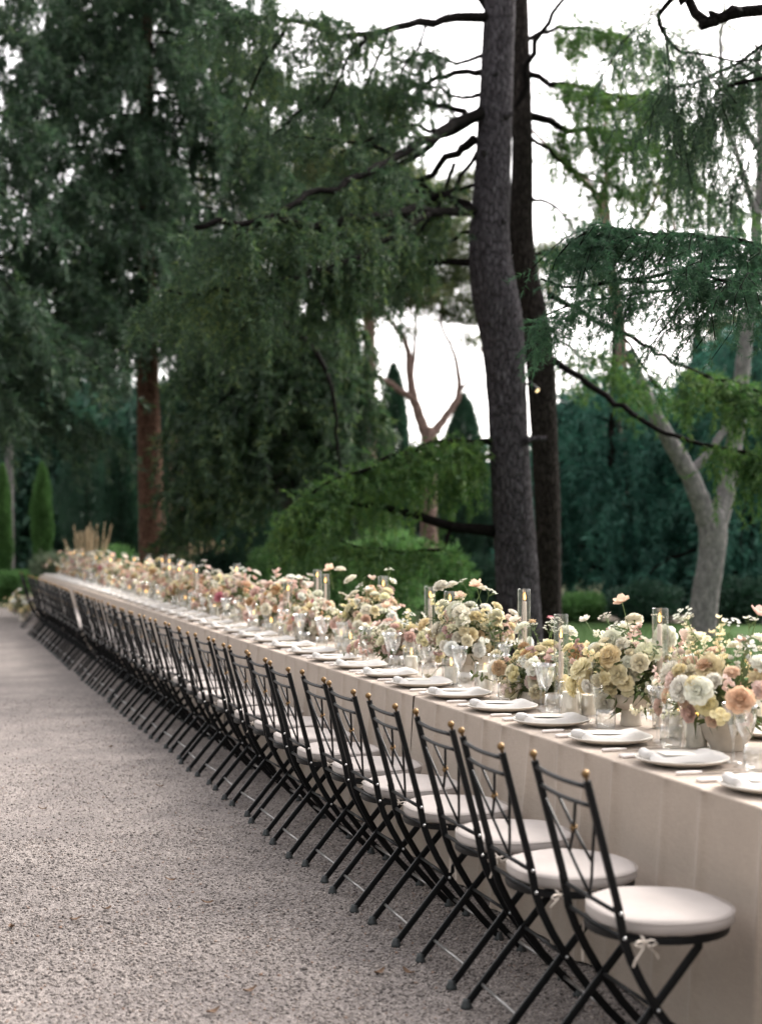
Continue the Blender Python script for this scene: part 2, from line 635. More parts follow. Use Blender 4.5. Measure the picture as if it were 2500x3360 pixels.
def blades(P, D, L, W, rg):
    """one triangle blade each: base P, direction D, length L, width W"""
    n = len(P)
    r = rg.normal(size=(n, 3))
    S = unit(np.cross(D, r))
    h = (W * 0.5)[:, None] * S
    V = np.stack([P - h, P + h, P + D * L[:, None]], 1).reshape(-1, 3)
    F = np.arange(3 * n).reshape(-1, 3)
    return V, F

def needles_on(T0, T1, per, ln, wd, rg, spread=1.0):
    """needle blades around twigs T0->T1"""
    T0 = np.asarray(T0)
    T1 = np.asarray(T1)
    n = len(T0)
    A = np.repeat(T0, per, 0)
    B = np.repeat(T1, per, 0)
    t = rg.uniform(0, 1, (n * per, 1))
    P = A + (B - A) * t
    ax = unit(B - A)
    r = unit(np.cross(ax, rg.normal(size=ax.shape)))
    al = rg.uniform(0.35, 1.15, (n * per, 1)) * spread
    D = ax * np.cos(al) + r * np.sin(al)
    L = ln * rg.uniform(0.6, 1.25, n * per)
    W = wd * rg.uniform(0.7, 1.3, n * per)
    return blades(P, D, L, W, rg)

def cat_mesh(parts):
    V, F, o = [], [], 0
    for v, f in parts:
        V.append(v)
        F.append(f + o)
        o += len(v)
    return np.concatenate(V), np.concatenate(F)

def smooth_path(pts, n):
    """Catmull-Rom through pts"""
    P = [np.array(p, float) for p in pts]
    P = [2 * P[0] - P[1]] + P + [2 * P[-1] - P[-2]]
    m = len(P) - 3
    out = []
    for i in range(n + 1):
        u = i / n * m
        k = min(int(u), m - 1)
        t = u - k
        a, b, c, d = P[k:k + 4]
        out.append(0.5 * (2 * b + (c - a) * t + (2 * a - 5 * b + 4 * c - d) * t * t + (3 * b - a - 3 * c + d) * t ** 3))
    return np.array(out)

class Cedar:
    """collects limbs and needle-bearing twigs of one tree"""
    def __init__(self, seed, ln=0.1, wd=0.014, per=11):
        self.rg = np.random.RandomState(seed)
        self.T0, self.T1 = [], []
        self.ln, self.wd, self.per = ln, wd, per
        self.limbs = []
        self.shoots = MB()

    def bough(self, pts, r0, r1=0.008, side=0.9, ds=0.13, t0=0.2, droop=0.35, hang=0.5, tw=0.22, bare=False, ds2=0.085, up=0.0, jit=0.04, keep=True, strand=0.0):
        rg = self.rg
        pts = [tuple(p) for p in pts]
        Ltot = sum(math.dist(a, b) for a, b in zip(pts, pts[1:]))
        n = max(6, int(Ltot / 0.18))
        P = smooth_path(pts, n)
        P[1:] += rg.normal(size=P[1:].shape) * jit * 0.5
        rr = [r0 + (r1 - r0) * (i / n) ** 0.8 for i in range(n + 1)]
        if keep:
            mb = MB()
            mb.tube(P, rr, 6)
            self.limbs.append(mb)
        if bare:
            return P
        ns = int(Ltot / ds)
        for k in range(ns):
            t = t0 + (1 - t0) * (k + rg.rand()) / ns
            i = min(int(t * n), n - 1)
            b = P[i] + (P[i + 1] - P[i]) * (t * n - i)
            tg = unit(P[i + 1] - P[i])
            hz = np.cross(tg, (0, 0, 1.0))
            hz = hz / (np.linalg.norm(hz) + 1e-6)
            sg = 1 if rg.rand() < 0.5 else -1
            env = math.sin(PI * min(1, 0.18 + 0.72 * (1 - t))) ** 0.7 * 0.75 + 0.3
            l = side * env * rg.uniform(0.45, 1.15)
            d = unit(hz * sg * rg.uniform(0.35, 1.0) + tg * rg.uniform(0.3, 0.9) + np.array((0, 0, rg.uniform(-0.15, 0.18) + up)))
            m = max(3, int(l / ds2))
            ss = (np.arange(m) + 1) / m
            Q = b + d * l * ss[:, None] + np.stack([np.zeros(m), np.zeros(m), -droop * l * ss ** 2], 1)
            Q += rg.normal(size=Q.shape) * 0.015
            if l > 0.35:
                self.shoots.tube([b] + list(Q[::2]), [0.006] + [0.003] * len(Q[::2]), 3, caps=False)
            for q in Q:
                for _ in range(2):
                    dd = unit(d * rg.uniform(0.1, 0.7) + rg.normal(size=3) * 0.45 + np.array((0, 0, -hang * rg.uniform(0.3, 1.5))))
                    self.T0.append(q)
                    self.T1.append(q + dd * tw * rg.uniform(0.5, 1.4))
                if strand and rg.rand() < strand:
                    p = q
                    hd = rg.normal(size=3) * 0.25 + d * 0.35
                    for _ in range(rg.randint(2, 5)):
                        hd = unit(hd * 0.6 + np.array((0, 0, -0.75)))
                        e = p + hd * tw * 0.75
                        self.T0.append(p)
                        self.T1.append(e)
                        p = e
        return P

    def build_crown(self, root, mat, barkm, name='crown'):
        if self.T0:
            V, F = needles_on(self.T0, self.T1, self.per, self.ln, self.wd, self.rg)
            me = np_mesh(name, V, F)
            me.materials.append(mat)
            link(name, me, root)
        if self.shoots.v:
            link('shoots', self.shoots.mesh('shoots', barkm), root, kind='stuff')
        for mb in self.limbs:
            link('limb', mb.mesh('limb', barkm), root)

def loc_pts(pts, o):
    return [(p[0] - o[0], p[1] - o[1], p[2]) for p in pts]

def trunk_mesh(name, spec, Z, o, barkm, n=18, seed=1, flute=0.05):
    """spec: (xd, yd, width) down to up"""
    rg = np.random.RandomState(seed)
    P = [tuple(pt(x, y, Z)) for x, y, wd in spec]
    R = [wd / 2 / FD * Z for x, y, wd in spec]
    # extend to the ground
    P = [(P[0][0], P[0][1], -0.05)] + P if P[0][2] > 0.1 else P
    R = [R[0] * 1.18] + R if len(R) < len(P) else R
    N = len(P) * 6
    C = smooth_path(loc_pts(P, o), N)
    RR = smooth_path([(r, 0, 0) for r in R], N)[:, 0]
    ph = rg.uniform(0, 6, 5)
    vs = []
    for i in range(N + 1):
        for k in range(n):
            a = 2 * PI * k / n
            f = 1 + flute * (math.sin(3 * a + ph[0] + i * 0.05) * 0.5 + math.sin(5 * a + ph[1] - i * 0.07) * 0.4 + math.sin(9 * a + ph[2] + i * .02) * 0.35) + rg.uniform(-.02, .02)
            vs.append((C[i, 0] + RR[i] * f * math.cos(a), C[i, 1] + RR[i] * f * math.sin(a), C[i, 2]))
    fs = [(j * n + i, j * n + (i + 1) % n, (j + 1) * n + (i + 1) % n, (j + 1) * n + i) for j in range(N) for i in range(n)]
    mb = MB()
    mb.add(vs, fs)
    return mb.mesh(name, barkm)

def cloud(rg, c, r, n, ln, wd, shell=0.55, upb=0.3):
    """leaf blades filling an ellipsoid, thicker towards its skin, lumpy outline"""
    d = unit(rg.normal(size=(n, 3)))
    k = rg.randint(0, 1000)
    lump = 1 + 0.16 * np.sin(d[:, 0] * 5 + k) * np.cos(d[:, 1] * 6 + k * 2) + 0.12 * np.sin(d[:, 2] * 9 + k) + 0.1 * np.sin(d[:, 0] * 13 - d[:, 2] * 11 + k)
    rr = (1 - shell * rg.rand(n) ** 1.6) * lump
    P = np.array(c) + d * rr[:, None] * np.array(r)
    D = unit(d + rg.normal(size=(n, 3)) * 0.7 + np.array((0, 0, upb)))
    return blades(P, D, ln * rg.uniform(0.6, 1.3, n), wd * rg.uniform(0.7, 1.3, n), rg)

G = {}
G['cedar'] = leaf_mat('cedar needles', [(0.15, (0.0102, 0.0250, 0.0135)), (0.42, (0.0250, 0.0569, 0.0276)), (0.66, (0.0506, 0.0997, 0.0378)), (0.9, (0.1474, 0.1896, 0.0435))], 0.42, 1.2)
G['dark'] = leaf_mat('dark cedar needles', [(0.15, (0.0096, 0.0221, 0.0129)), (0.42, (0.0234, 0.0528, 0.0291)), (0.68, (0.0467, 0.0949, 0.0462)), (0.9, (0.1024, 0.1583, 0.0532))], 0.42, 1.1)
G['blue'] = leaf_mat('blue green needles', [(0.15, (0.0103, 0.0504, 0.0394)), (0.45, (0.0250, 0.1050, 0.0790)), (0.8, (0.0587, 0.1971, 0.1350))], 0.38, 0.9)
G['moss'] = leaf_mat('mossy green needles', [(0.15, (0.0177, 0.0535, 0.0142)), (0.45, (0.0414, 0.1115, 0.0266)), (0.85, (0.1183, 0.2005, 0.0355))], 0.42, 1.4)
G['near'] = leaf_mat('fresh cedar needles', [(0.15, (0.0088, 0.0338, 0.0184)), (0.45, (0.0213, 0.0708, 0.0354)), (0.8, (0.0532, 0.1327, 0.0556))], 0.4, 3.0)
G['pine'] = leaf_mat('stone pine needles', [(0.15, (0.0253, 0.0469, 0.0153)), (0.5, (0.0588, 0.0867, 0.0306)), (0.85, (0.1344, 0.1373, 0.0459))], 0.5, 0.6)
G['cypress'] = leaf_mat('cypress leaf', [(0.15, (0.0102, 0.0311, 0.0205)), (0.5, (0.0204, 0.0598, 0.0367)), (0.85, (0.0364, 0.0957, 0.0515))], 0.25, 0.9)
G['shrub'] = leaf_mat('shrub leaf', [(0.15, (0.0344, 0.0932, 0.0234)), (0.5, (0.0803, 0.1863, 0.0520)), (0.85, (0.1492, 0.2950, 0.0910))], 0.4, 1.5)
G['sage'] = leaf_mat('grey green leaf', [(0.15, (0.0720, 0.1080, 0.0720)), (0.5, (0.1440, 0.1920, 0.1200)), (0.85, (0.2400, 0.2880, 0.1800))], 0.4, 1.5)
G['plume'] = leaf_mat('dry plume', [(0.15, (0.28, 0.21, 0.13)), (0.5, (0.42, 0.33, 0.21)), (0.85, (0.55, 0.46, 0.32))], 0.4, 2)
G['wood'] = leaf_mat('far wood leaf', [(0.15, (0.0100, 0.0335, 0.0248)), (0.5, (0.0216, 0.0644, 0.0435)), (0.85, (0.0432, 0.1159, 0.0621))], 0.3, 0.25)
G['grass'] = leaf_mat('grass blade', [(0.15, (0.0248, 0.0558, 0.0124)), (0.5, (0.0465, 0.0930, 0.0248)), (0.85, (0.0806, 0.1364, 0.0434))], 0.4, 1.5)
B = {}
B['cedar'] = bark_mat('cedar bark', (0.0302, 0.0253, 0.0275), (0.0605, 0.0550, 0.0616), (0.1176, 0.1111, 0.1210))
B['dark'] = bark_mat('dark bark', (0.0158, 0.0132, 0.0114), (0.0308, 0.0255, 0.0229), (0.0616, 0.0528, 0.0484))
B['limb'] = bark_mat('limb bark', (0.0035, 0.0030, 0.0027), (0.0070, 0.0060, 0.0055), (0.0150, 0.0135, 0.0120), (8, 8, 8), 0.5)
B['red'] = bark_mat('reddish bark', (0.07, 0.035, 0.024), (0.15, 0.085, 0.06), (0.25, 0.16, 0.115))
B['tan'] = bark_mat('tan bark', (0.14, 0.10, 0.07), (0.24, 0.18, 0.13), (0.34, 0.27, 0.2), (9, 9, 14))
B['grey'] = bark_mat('pale grey bark', (0.0850, 0.0808, 0.0808), (0.1615, 0.1530, 0.1530), (0.2720, 0.2550, 0.2465), (6, 6, 3), 0.4, 0.25)
B['pine'] = bark_mat('pine bark', (0.1120, 0.0680, 0.0560), (0.2000, 0.1360, 0.1160), (0.2880, 0.2160, 0.1920), (6, 6, 3), 0.5)

def tree_root(name, o, label, group=None, cat='tree'):
    return link(name, None, loc=(o[0], o[1], 0), label=label, cat=cat, group=group)

def S(o, Z, *pl):
    """picture polyline (xd, yd[, dz]) at depth Z -> local points; third number moves the point in depth"""
    out = []
    for p in pl:
        z = Z + (p[2] if len(p) > 2 else 0)
        q = pt(p[0], p[1], z)
        out.append((q.x - o[0], q.y - o[1], q.z))
    return out

# ------------------------------------------------------------------ the two tall cedars beside the table
Z1 = 18.0
o1 = gp(1122, Z1)
r1 = tree_root('cedar_tree', o1, 'tall cedar with a thick bent grey-brown trunk carrying a small lit spotlight')
spec1 = [(1124, 1430, 108), (1122, 1300, 96), (1114, 1150, 91), (1105, 1000, 86), (1100, 880, 86), (1092, 760, 92), (1082, 680, 100), (1070, 610, 100), (1062, 520, 88), (1068, 400, 80), (1074, 250, 74), (1080, 100, 70), (1084, 0, 67), (1088, -200, 55), (1090, -600, 34), (1092, -1000, 10)]
link('trunk', trunk_mesh('trunk', spec1, Z1, o1, B['cedar'], 26, 3, 0.035), r1)
c1 = Cedar(11, 0.08, 0.016, 18)
bz = dict(side=0.95, ds=0.115, droop=0.35, hang=0.55, t0=0.4, strand=.22)
c1.bough(S(o1, Z1, (1070, 34), (960, 42, -.4), (850, 66, -.9), (750, 74, -1.2), (600, 40, -1.5), (450, 50, -1.8)), 0.07, 0.014, **bz)
c1.bough(S(o1, Z1, (1060, 20), (1000, -70, .3), (900, -130, .6), (760, -160, .9)), 0.06, 0.012, **bz)
c1.bough(S(o1, Z1, (1050, 155), (960, 165, .5), (860, 205, 1.0), (740, 190, 1.4), (620, 200, 1.7)), 0.045, 0.01, **bz)
c1.bough(S(o1, Z1, (1045, 240), (960, 278, -.8), (880, 330, -1.5), (760, 392, -2.4), (640, 440, -3.0), (500, 520, -3.6)), 0.075, 0.024, side=.7, ds=.16, t0=.45, droop=.5, hang=.8, strand=.3)
c1.bough(S(o1, Z1, (1045, 250), (960, 300, -.3), (880, 350, -.6), (760, 410, -.9), (640, 450, -1.3), (470, 530, -1.6)), 0.06, 0.02, **bz)
c1.bough(S(o1, Z1, (1045, 262), (985, 240, .4), (900, 215, 1.0), (800, 198, 1.4), (690, 230, 1.8)), 0.055, 0.014, **bz)
c1.bough(S(o1, Z1, (1030, 300), (970, 345, .4), (900, 400, 1.0), (820, 430, 1.5), (700, 470, 2.1)), 0.065, 0.012, **bz)
c1.bough(S(o1, Z1, (1030, 457), (930, 458, -1.0), (840, 464, -1.8), (700, 486, -2.8), (560, 481, -3.4), (425, 493, -3.8)), 0.07, 0.03, side=.6, ds=.3, t0=.35, droop=.5, hang=.8, strand=.4)
c1.bough(S(o1, Z1, (1025, 462), (930, 420, .3), (810, 428, .8), (700, 495, 1.1), (590, 550, 1.5), (450, 600, 1.8)), 0.075, 0.014, **bz)
c1.bough(S(o1, Z1, (930, 462, -1.0), (820, 530, -2.0), (680, 590, -2.8), (540, 615, -3.2), (360, 640, -3.4)), 0.05, 0.018, side=.6, ds=.14, t0=.5, droop=.5, hang=.8, strand=.3)
c1.bough(S(o1, Z1, (900, 468, -.6), (800, 530, -.9), (680, 600, -1.2), (540, 625, -1.5), (360, 650, -1.8)), 0.05, 0.014, **bz)
c1.bough(S(o1, Z1, (1025, 570), (930, 572, .3), (840, 590, .6), (740, 615, .9)), 0.055, 0.012, side=0.5, ds=0.12, droop=0.4, hang=0.6)
c1.bough(S(o1, Z1, (900, 470, -.8), (870, 520, -.8), (830, 575, -.6), (790, 600, -.4)), 0.03, 0.01, bare=True)
c1.bough(S(o1, Z1, (985, 355, .3), (960, 420, .2), (930, 480, .2), (890, 560, .3)), 0.03, 0.01, bare=True)
c1.bough(S(o1, Z1, (760, 395, -1.4), (740, 480, -1.5), (735, 560, -1.5), (745, 640, -1.5)), 0.03, 0.01, side=.5, ds=.2, droop=.5)
for (x, y, x2, y2, dz) in ((760, 392, 560, 640, -1.6), (860, 340, 700, 660, -1.2), (700, 486, 520, 720, -1.5), (640, 440, 420, 560, -2.2), (840, 330, 640, 300, -1.4), (700, 200, 560, 330, 1.0), (620, 60, 520, 250, -1.4), (800, 70, 700, 240, -1.2)):
    c1.bough(S(o1, Z1, (x, y, dz), ((x + x2) / 2, (y + y2) / 2 - 12, dz - .3), (x2, y2, dz - .5)), 0.028, 0.008, side=0.6, ds=0.10, droop=0.5, hang=0.7)
for (pl, r_) in ((((1040, 205), (990, 215, .3), (930, 190, .5), (870, 175, .7)), .03), (((1035, 330), (985, 400, -.3), (950, 450, -.5), (900, 520, -.7), (850, 570, -.9)), .03),
                 (((1045, 120), (985, 135, .2), (930, 120, .3), (860, 140, .5)), .028), (((960, 280, -.7), (900, 270, -.9), (830, 290, -1.1), (740, 330, -1.3)), .028),
                 (((940, 420, .3), (880, 380, .5), (800, 370, .8), (720, 400, 1.0)), .03), (((880, 465, -1.2), (830, 500, -1.4), (790, 560, -1.5), (770, 640, -1.5)), .024),
                 (((1030, 400), (980, 420, .3), (930, 440, .5), (860, 445, .8)), .025), (((840, 66, -.9), (820, 130, -.9), (790, 200, -.9), (780, 280, -.9)), .024),
                 (((930, 42, -.4), (910, 100, -.4), (870, 160, -.3)), .02), (((1030, 500), (970, 520, .2), (910, 560, .4), (850, 640, .5)), .024)):
    c1.bough(S(o1, Z1, *pl), r_, .014, side=.5, ds=.10, t0=.3, droop=.45, hang=.6, strand=.25)
# low bough and its dark limb
c1.bough(S(o1, Z1, (1080, 1152), (980, 1142, -.3), (880, 1112, -.7), (800, 1090, -1.0), (720, 1090, -1.2)), 0.09, 0.02, bare=True)
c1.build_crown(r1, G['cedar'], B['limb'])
c1m = Cedar(12, 0.085, 0.018, 15)
bm = dict(side=0.62, ds=0.03, droop=0.55, hang=0.75, t0=0.05, strand=.35)
c1m.bough(S(o1, Z1, (1080, 960), (990, 955, -.3), (880, 980, -.7), (780, 1020, -1.0), (690, 1060, -1.2), (655, 1120, -1.3)), 0.05, 0.01, **bm)
c1m.bough(S(o1, Z1, (1075, 985, .2), (1000, 1000, .4), (900, 1010, .7), (820, 1050, .9)), 0.04, 0.01, **bm)
c1m.bough(S(o1, Z1, (980, 1142, -.3), (960, 1190, -.5), (900, 1200, -.7), (830, 1190, -.9), (740, 1170, -1)), 0.03, 0.01, side=.55, ds=.06, droop=.35, hang=.4, strand=.2)
c1m.build_crown(r1, G['moss'], B['limb'], 'low_bough')

Z2 = 19.4
o2 = gp(1190, Z2)
r2 = tree_root('cedar_tree', o2, 'slimmer dark cedar trunk rising close behind the bent spotlit cedar')
spec2 = [(1192, 1420, 62), (1190, 1300, 54), (1187, 1100, 56), (1180, 950, 58), (1172, 800, 62), (1160, 690, 58), (1142, 600, 54), (1130, 500, 52), (1132, 350, 46), (1130, 200, 42), (1126, 0, 36), (1122, -300, 26), (1120, -700, 8)]
link('trunk', trunk_mesh('trunk', spec2, Z2, o2, B['dark'], 20, 4, 0.04), r2)
c2 = Cedar(21, 0.09, 0.018, 13)
c2.bough(S(o2, Z2, (1140, 160), (1230, 188, -.3), (1310, 200, -.6), (1400, 214, -1), (1480, 260, -1.4)), 0.05, 0.012, side=.8, ds=.06, t0=.12, droop=.4, hang=.6, strand=.3)
c2.bough(S(o2, Z2, (1140, 250), (1230, 276, .3), (1330, 292, .5), (1430, 345, .8), (1510, 410, 1)), 0.06, 0.012, side=.85, ds=.06, t0=.15, droop=.4, hang=.6, strand=.3)
c2.bough(S(o2, Z2, (1140, 290), (1210, 340, .4), (1280, 390, .6), (1330, 400, .9), (1400, 440, 1.2)), 0.03, 0.008, side=.5, ds=.12, t0=.2, droop=.4, hang=.5, strand=.2)
c2.bough(S(o2, Z2, (1120, 275), (1150, 130, -.3), (1185, 50, -.3), (1240, -20, -.3), (1300, -100, -.3)), 0.05, 0.02, bare=True)
c2.bough(S(o2, Z2, (1200, 780), (1290, 845, -.8), (1380, 905, -1.6), (1480, 950, -2.4), (1620, 985, -3.2), (1700, 1010, -3.6)), 0.05, 0.015, side=.5, ds=.09, t0=.66, droop=.4, hang=.6, strand=.2)
c2.bough(S(o2, Z2, (1190, 640), (1290, 690, -.8), (1390, 745, -1.6), (1480, 795, -2.2), (1600, 835, -3), (1720, 870, -3.6)), 0.045, 0.014, side=.6, ds=.075, t0=.6, droop=.4, hang=.7, strand=.25)
c2.bough(S(o2, Z2, (1330, 715, -1.1), (1400, 800, -1.4), (1440, 870, -1.6)), 0.025, 0.01, side=.4, ds=.12, t0=.3, droop=.3, hang=.6)
c2.bough(S(o2, Z2, (1180, 700), (1240, 760, .5), (1300, 790, 1), (1380, 860, 1.4)), 0.03, 0.01, side=.7, ds=.08, t0=.2, droop=.4, hang=.6)
c2.bough(S(o2, Z2, (1135, 90), (1220, 60, .6), (1320, 70, 1.0), (1420, 120, 1.4)), 0.04, 0.01, side=.7, ds=.09, t0=.2, droop=.4, hang=.6, strand=.2)
c2.bough(S(o2, Z2, (1140, 420), (1200, 450, .5), (1260, 520, 1.0), (1300, 600, 1.4)), 0.03, 0.008, side=.5, ds=.14, t0=.3, droop=.4, hang=.6, strand=.2)
c2.bough(S(o2, Z2, (1150, 560), (1200, 545, .5), (1250, 560, 1.0), (1310, 600, 1.4)), 0.03, 0.008, side=.5, ds=.10, t0=.2, droop=.4, hang=.6, strand=.2)
c2.bough(S(o2, Z2, (1500, 400, 1), (1560, 440, 1.2), (1650, 470, 1.4)), 0.02, 0.008, side=.7, ds=.09, t0=.1, droop=.4, hang=.6, strand=.3)
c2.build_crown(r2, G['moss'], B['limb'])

def stub(root, o, xd, yd, Z, d, ln, r_, bk):
    q = pt(xd, yd, Z)
    a = Vector((q.x - o[0], q.y - o[1], q.z))
    d = Vector(d).normalized()
    mb = MB()
    mb.tube([a - d * .04, a, a + d * ln * .5 + Vector((0, 0, .01)), a + d * ln], [r_ * 1.7, r_ * 1.25, r_, r_ * .8], 9)
    link('branch_stub', mb.mesh('branch_stub', bk), root)
for (x, y, dd, ln, r_) in ((1146, 955, (.9, -.4, .1), .22, .035), (1062, 700, (-.6, -.7, .2), .06, .04), (1090, 480, (.2, -1, .1), .05, .035), (1085, 880, (-.1, -1, 0), .05, .03), (1120, 1060, (.2, -1, .1), .05, .03),
                           (1050, 330, (-.5, -.8, .2), .08, .03), (1100, 250, (.5, -.8, .1), .07, .03), (1075, 160, (-.1, -1, .2), .06, .03), (1110, 700, (.3, -1, .1), .05, .035), (1100, 1180, (-.3, -1, .1), .05, .03)):
    stub(r1, o1, x, y, Z1 - .2, dd, ln, r_, B['cedar'])
# spotlight strapped to the bent cedar
sp = pt(1148, 832, Z1 - 0.05)
spr = link('tree_spotlight', None, loc=sp, label='small black spotlight with a warm lit lens strapped to the cedar trunk', cat='spotlight')
mb = MB()
axis = Vector((0.45, -0.6, -0.62)).normalized()
mb.tube([axis * -0.02, axis * 0.0, axis * 0.11, axis * 0.14], [0.02, 0.03, 0.034, 0.037], 14)
link('lamp_housing', mb.mesh('lamp_housing', M['iron']), spr)
mb = MB()
mb.tube([axis * 0.1405, axis * 0.146], [0.03, 0.027], 14)
M['lens'] = emit_mat('lit lens', (1.0, 0.75, 0.4), 0.5)
link('lens', mb.mesh('lens', M['lens']), spr)
mb = MB()
mb.tube([(-0.13, 0.05, 0.0), (-0.04, 0.02, -0.005), (0.0, 0, 0.0)], 0.012, 8)
link('bracket', mb.mesh('bracket', M['iron']), spr)

# ------------------------------------------------------------------ cedar on the right whose bough hangs near the table
Z3 = 8.3
o3 = gp(2250, 9.6)
r3 = tree_root('cedar_tree', o3, 'cedar reaching over the lawn with a sharp drooping bough of fresh needles')
spec3 = [(2250, 1700, 170), (2250, 1300, 150), (2245, 900, 135), (2240, 500, 120), (2240, 0, 95), (2240, -600, 60), (2240, -1300, 10)]
link('trunk', trunk_mesh('trunk', spec3, 9.6, o3, B['cedar'], 22, 6), r3)
c3 = Cedar(31, 0.036, 0.0038, 40)
nb = dict(side=0.42, ds=0.028, droop=0.75, hang=0.9, tw=0.12, ds2=0.05, jit=0.015)
c3.bough([(p) for p in S(o3, Z3, (2230, 470, 1.2), (1900, 500, .5), (1700, 540), (1600, 520), (1500, 512), (1400, 505), (1320, 497), (1270, 505))], 0.03, 0.006, t0=0.28, **nb)
c3.bough(S(o3, Z3, (1900, 500, .5), (1720, 560, -.2), (1640, 600, -.3), (1580, 610, -.4), (1520, 585, -.4)), 0.02, 0.005, t0=0.3, **nb)
c3.bough(S(o3, Z3, (1800, 560, .4), (1560, 585, .3), (1400, 605, .2), (1290, 612, .1), (1180, 613)), 0.016, 0.006, t0=0.3, bare=True)
c3.bough(S(o3, Z3, (1500, 600, .3), (1420, 610, .2), (1330, 608, .2), (1260, 620, .2)), 0.012, 0.005, t0=0.0, side=.26, ds=.04, droop=.8, hang=.9, tw=.11, ds2=.05, jit=.01)
c3.bough(S(o3, Z3, (1620, 600, .5), (1480, 620, .4), (1360, 640, .4), (1250, 655, .4), (1175, 690, .4)), 0.014, 0.005, t0=0.35, side=.26, ds=.032, droop=.9, hang=1.0, tw=.12, ds2=.05, jit=.01)
c3.bough(S(o3, Z3, (1320, 497), (1260, 510, -.1), (1215, 545, -.1), (1195, 585, -.1)), 0.008, 0.003, t0=0.2, side=.14, ds=.09, droop=.9, hang=1.0, tw=.1, ds2=.05, jit=.01)
c3.build_crown(r3, G['near'], B['limb'], 'near_bough')
c3b = Cedar(32, 0.055, 0.008, 16)
c3b.bough(S(o3, 10.5, (2230, -60), (1900, -20), (1700, 8), (1600, 28), (1535, 46), (1505, 20), (1470, -20), (1420, -70)), 0.055, 0.028, bare=True)
c3b.bough(S(o3, 10.5, (1600, 28), (1560, 40), (1530, 46)), 0.045, 0.045, bare=True)
c3b.bough(S(o3, 10.5, (1470, -20), (1420, 50, .3), (1460, 100, .5), (1540, 125, .6), (1640, 130, .8)), 0.02, 0.008, side=.5, ds=.05, t0=0.05, droop=.8, hang=1, tw=.15, strand=.4)
c3b.bough(S(o3, 11, (1900, 120), (1700, 165), (1600, 185), (1540, 212)), 0.025, 0.012, side=.5, ds=.06, t0=.2, droop=.8, hang=1, tw=.15, strand=.4)
c3b.bough(S(o3, 11.5, (1800, 60), (1660, 90), (1580, 150), (1500, 190), (1440, 190)), 0.02, 0.008, side=.6, ds=.045, t0=.1, droop=.9, hang=1.1, tw=.16, strand=.4)
c3b.bough(S(o3, 11.5, (1440, 60), (1450, 150), (1460, 260), (1470, 350)), 0.012, 0.005, side=.45, ds=.06, t0=.1, droop=.9, hang=1.2, tw=.16, strand=.4)
c3b.bough(S(o3, 11.5, (1800, 300), (1690, 300), (1620, 340), (1600, 400)), 0.012, 0.005, side=.5, ds=.06, t0=.1, droop=.9, hang=1.2, tw=.16, strand=.4)
c3b.bough(S(o3, 12.0, (1750, 40), (1640, 150), (1560, 230), (1490, 300)), 0.016, 0.006, side=.6, ds=.05, t0=.1, droop=.9, hang=1.2, tw=.16, strand=.4)
c3b.build_crown(r3, G['dark'], B['limb'], 'upper_bough')

# ------------------------------------------------------------------ forked pale tree on the lawn
Z4 = 22.0
o4 = gp(1518, Z4)
r4 = tree_root('forked_tree', o4, 'pale grey tree on the lawn forking low into two limbs')
link('trunk', trunk_mesh('trunk', [(1512, 1420, 74), (1518, 1370, 66), (1530, 1280, 60), (1543, 1200, 58), (1545, 1150, 62), (1545, 1115, 56), (1548, 1085, 20)], Z4, o4, B['grey'], 20, 8), r4)
def limb_px(root, o, Z, spec, barkm, seed):
    link('limb', trunk_limb(spec, Z, o, barkm, seed), root)
def trunk_limb(spec, Z, o, barkm, seed):
    rg = np.random.RandomState(seed)
    pts = S(o, Z, *[(a, b, d) for a, b, wd, d in spec])
    N = len(pts) * 5
    C = smooth_path(pts, N)
    RR = smooth_path([(wd / 2 / FD * Z, 0, 0) for a, b, wd, d in spec], N)[:, 0]
    mb = MB()
    C[1:-1] += rg.normal(size=C[1:-1].shape) * 0.008
    mb.tube(C, [max(.004, r) for r in RR], 12)
    return mb.mesh('limb', barkm)
limb_px(r4, o4, Z4, [(1540, 1150, 48, 0), (1512, 1070, 42, -.1), (1478, 1000, 38, -.2), (1445, 945, 34, -.3), (1415, 890, 30, -.4), (1390, 830, 24, -.5), (1360, 760, 16, -.6)], B['grey'], 1)
limb_px(r4, o4, Z4, [(1548, 1150, 44, 0), (1575, 1060, 40, .1), (1592, 960, 36, .2), (1604, 850, 34, .2), (1612, 760, 32, .2), (1625, 650, 28, .2), (1640, 500, 24, .2), (1650, 300, 18, .2), (1640, 100, 12, .2)], B['grey'], 2)
limb_px(r4, o4, Z4, [(1500, 1020, 20, 0), (1545, 970, 18, .1), (1580, 900, 16, .2), (1560, 820, 10, .3)], B['grey'], 3)
limb_px(r4, o4, Z4, [(1648, 330, 16, 0), (1590, 230, 12, .3), (1560, 120, 9, .5), (1580, -50, 6, .6)], B['grey'], 4)
limb_px(r4, o4, Z4, [(1640, 480, 16, 0), (1600, 340, 11, -.3), (1560, 240, 8, -.5)], B['grey'], 5)
c4 = Cedar(41, 0.09, 0.016, 9)
for pl in (((1640, 100), (1560, 40), (1480, 60)), ((1580, -50), (1500, -40), (1420, 10)), ((1590, 230), (1540, 260), (1500, 330)), ((1645, 250), (1700, 220), (1760, 260)), ((1600, 340), (1560, 400), (1530, 450))):
    c4.bough(S(o4, Z4, *pl), 0.02, 0.006, side=.6, ds=.12, t0=.1, droop=.3, hang=.4)
c4.build_crown(r4, G['pine'], B['grey'])

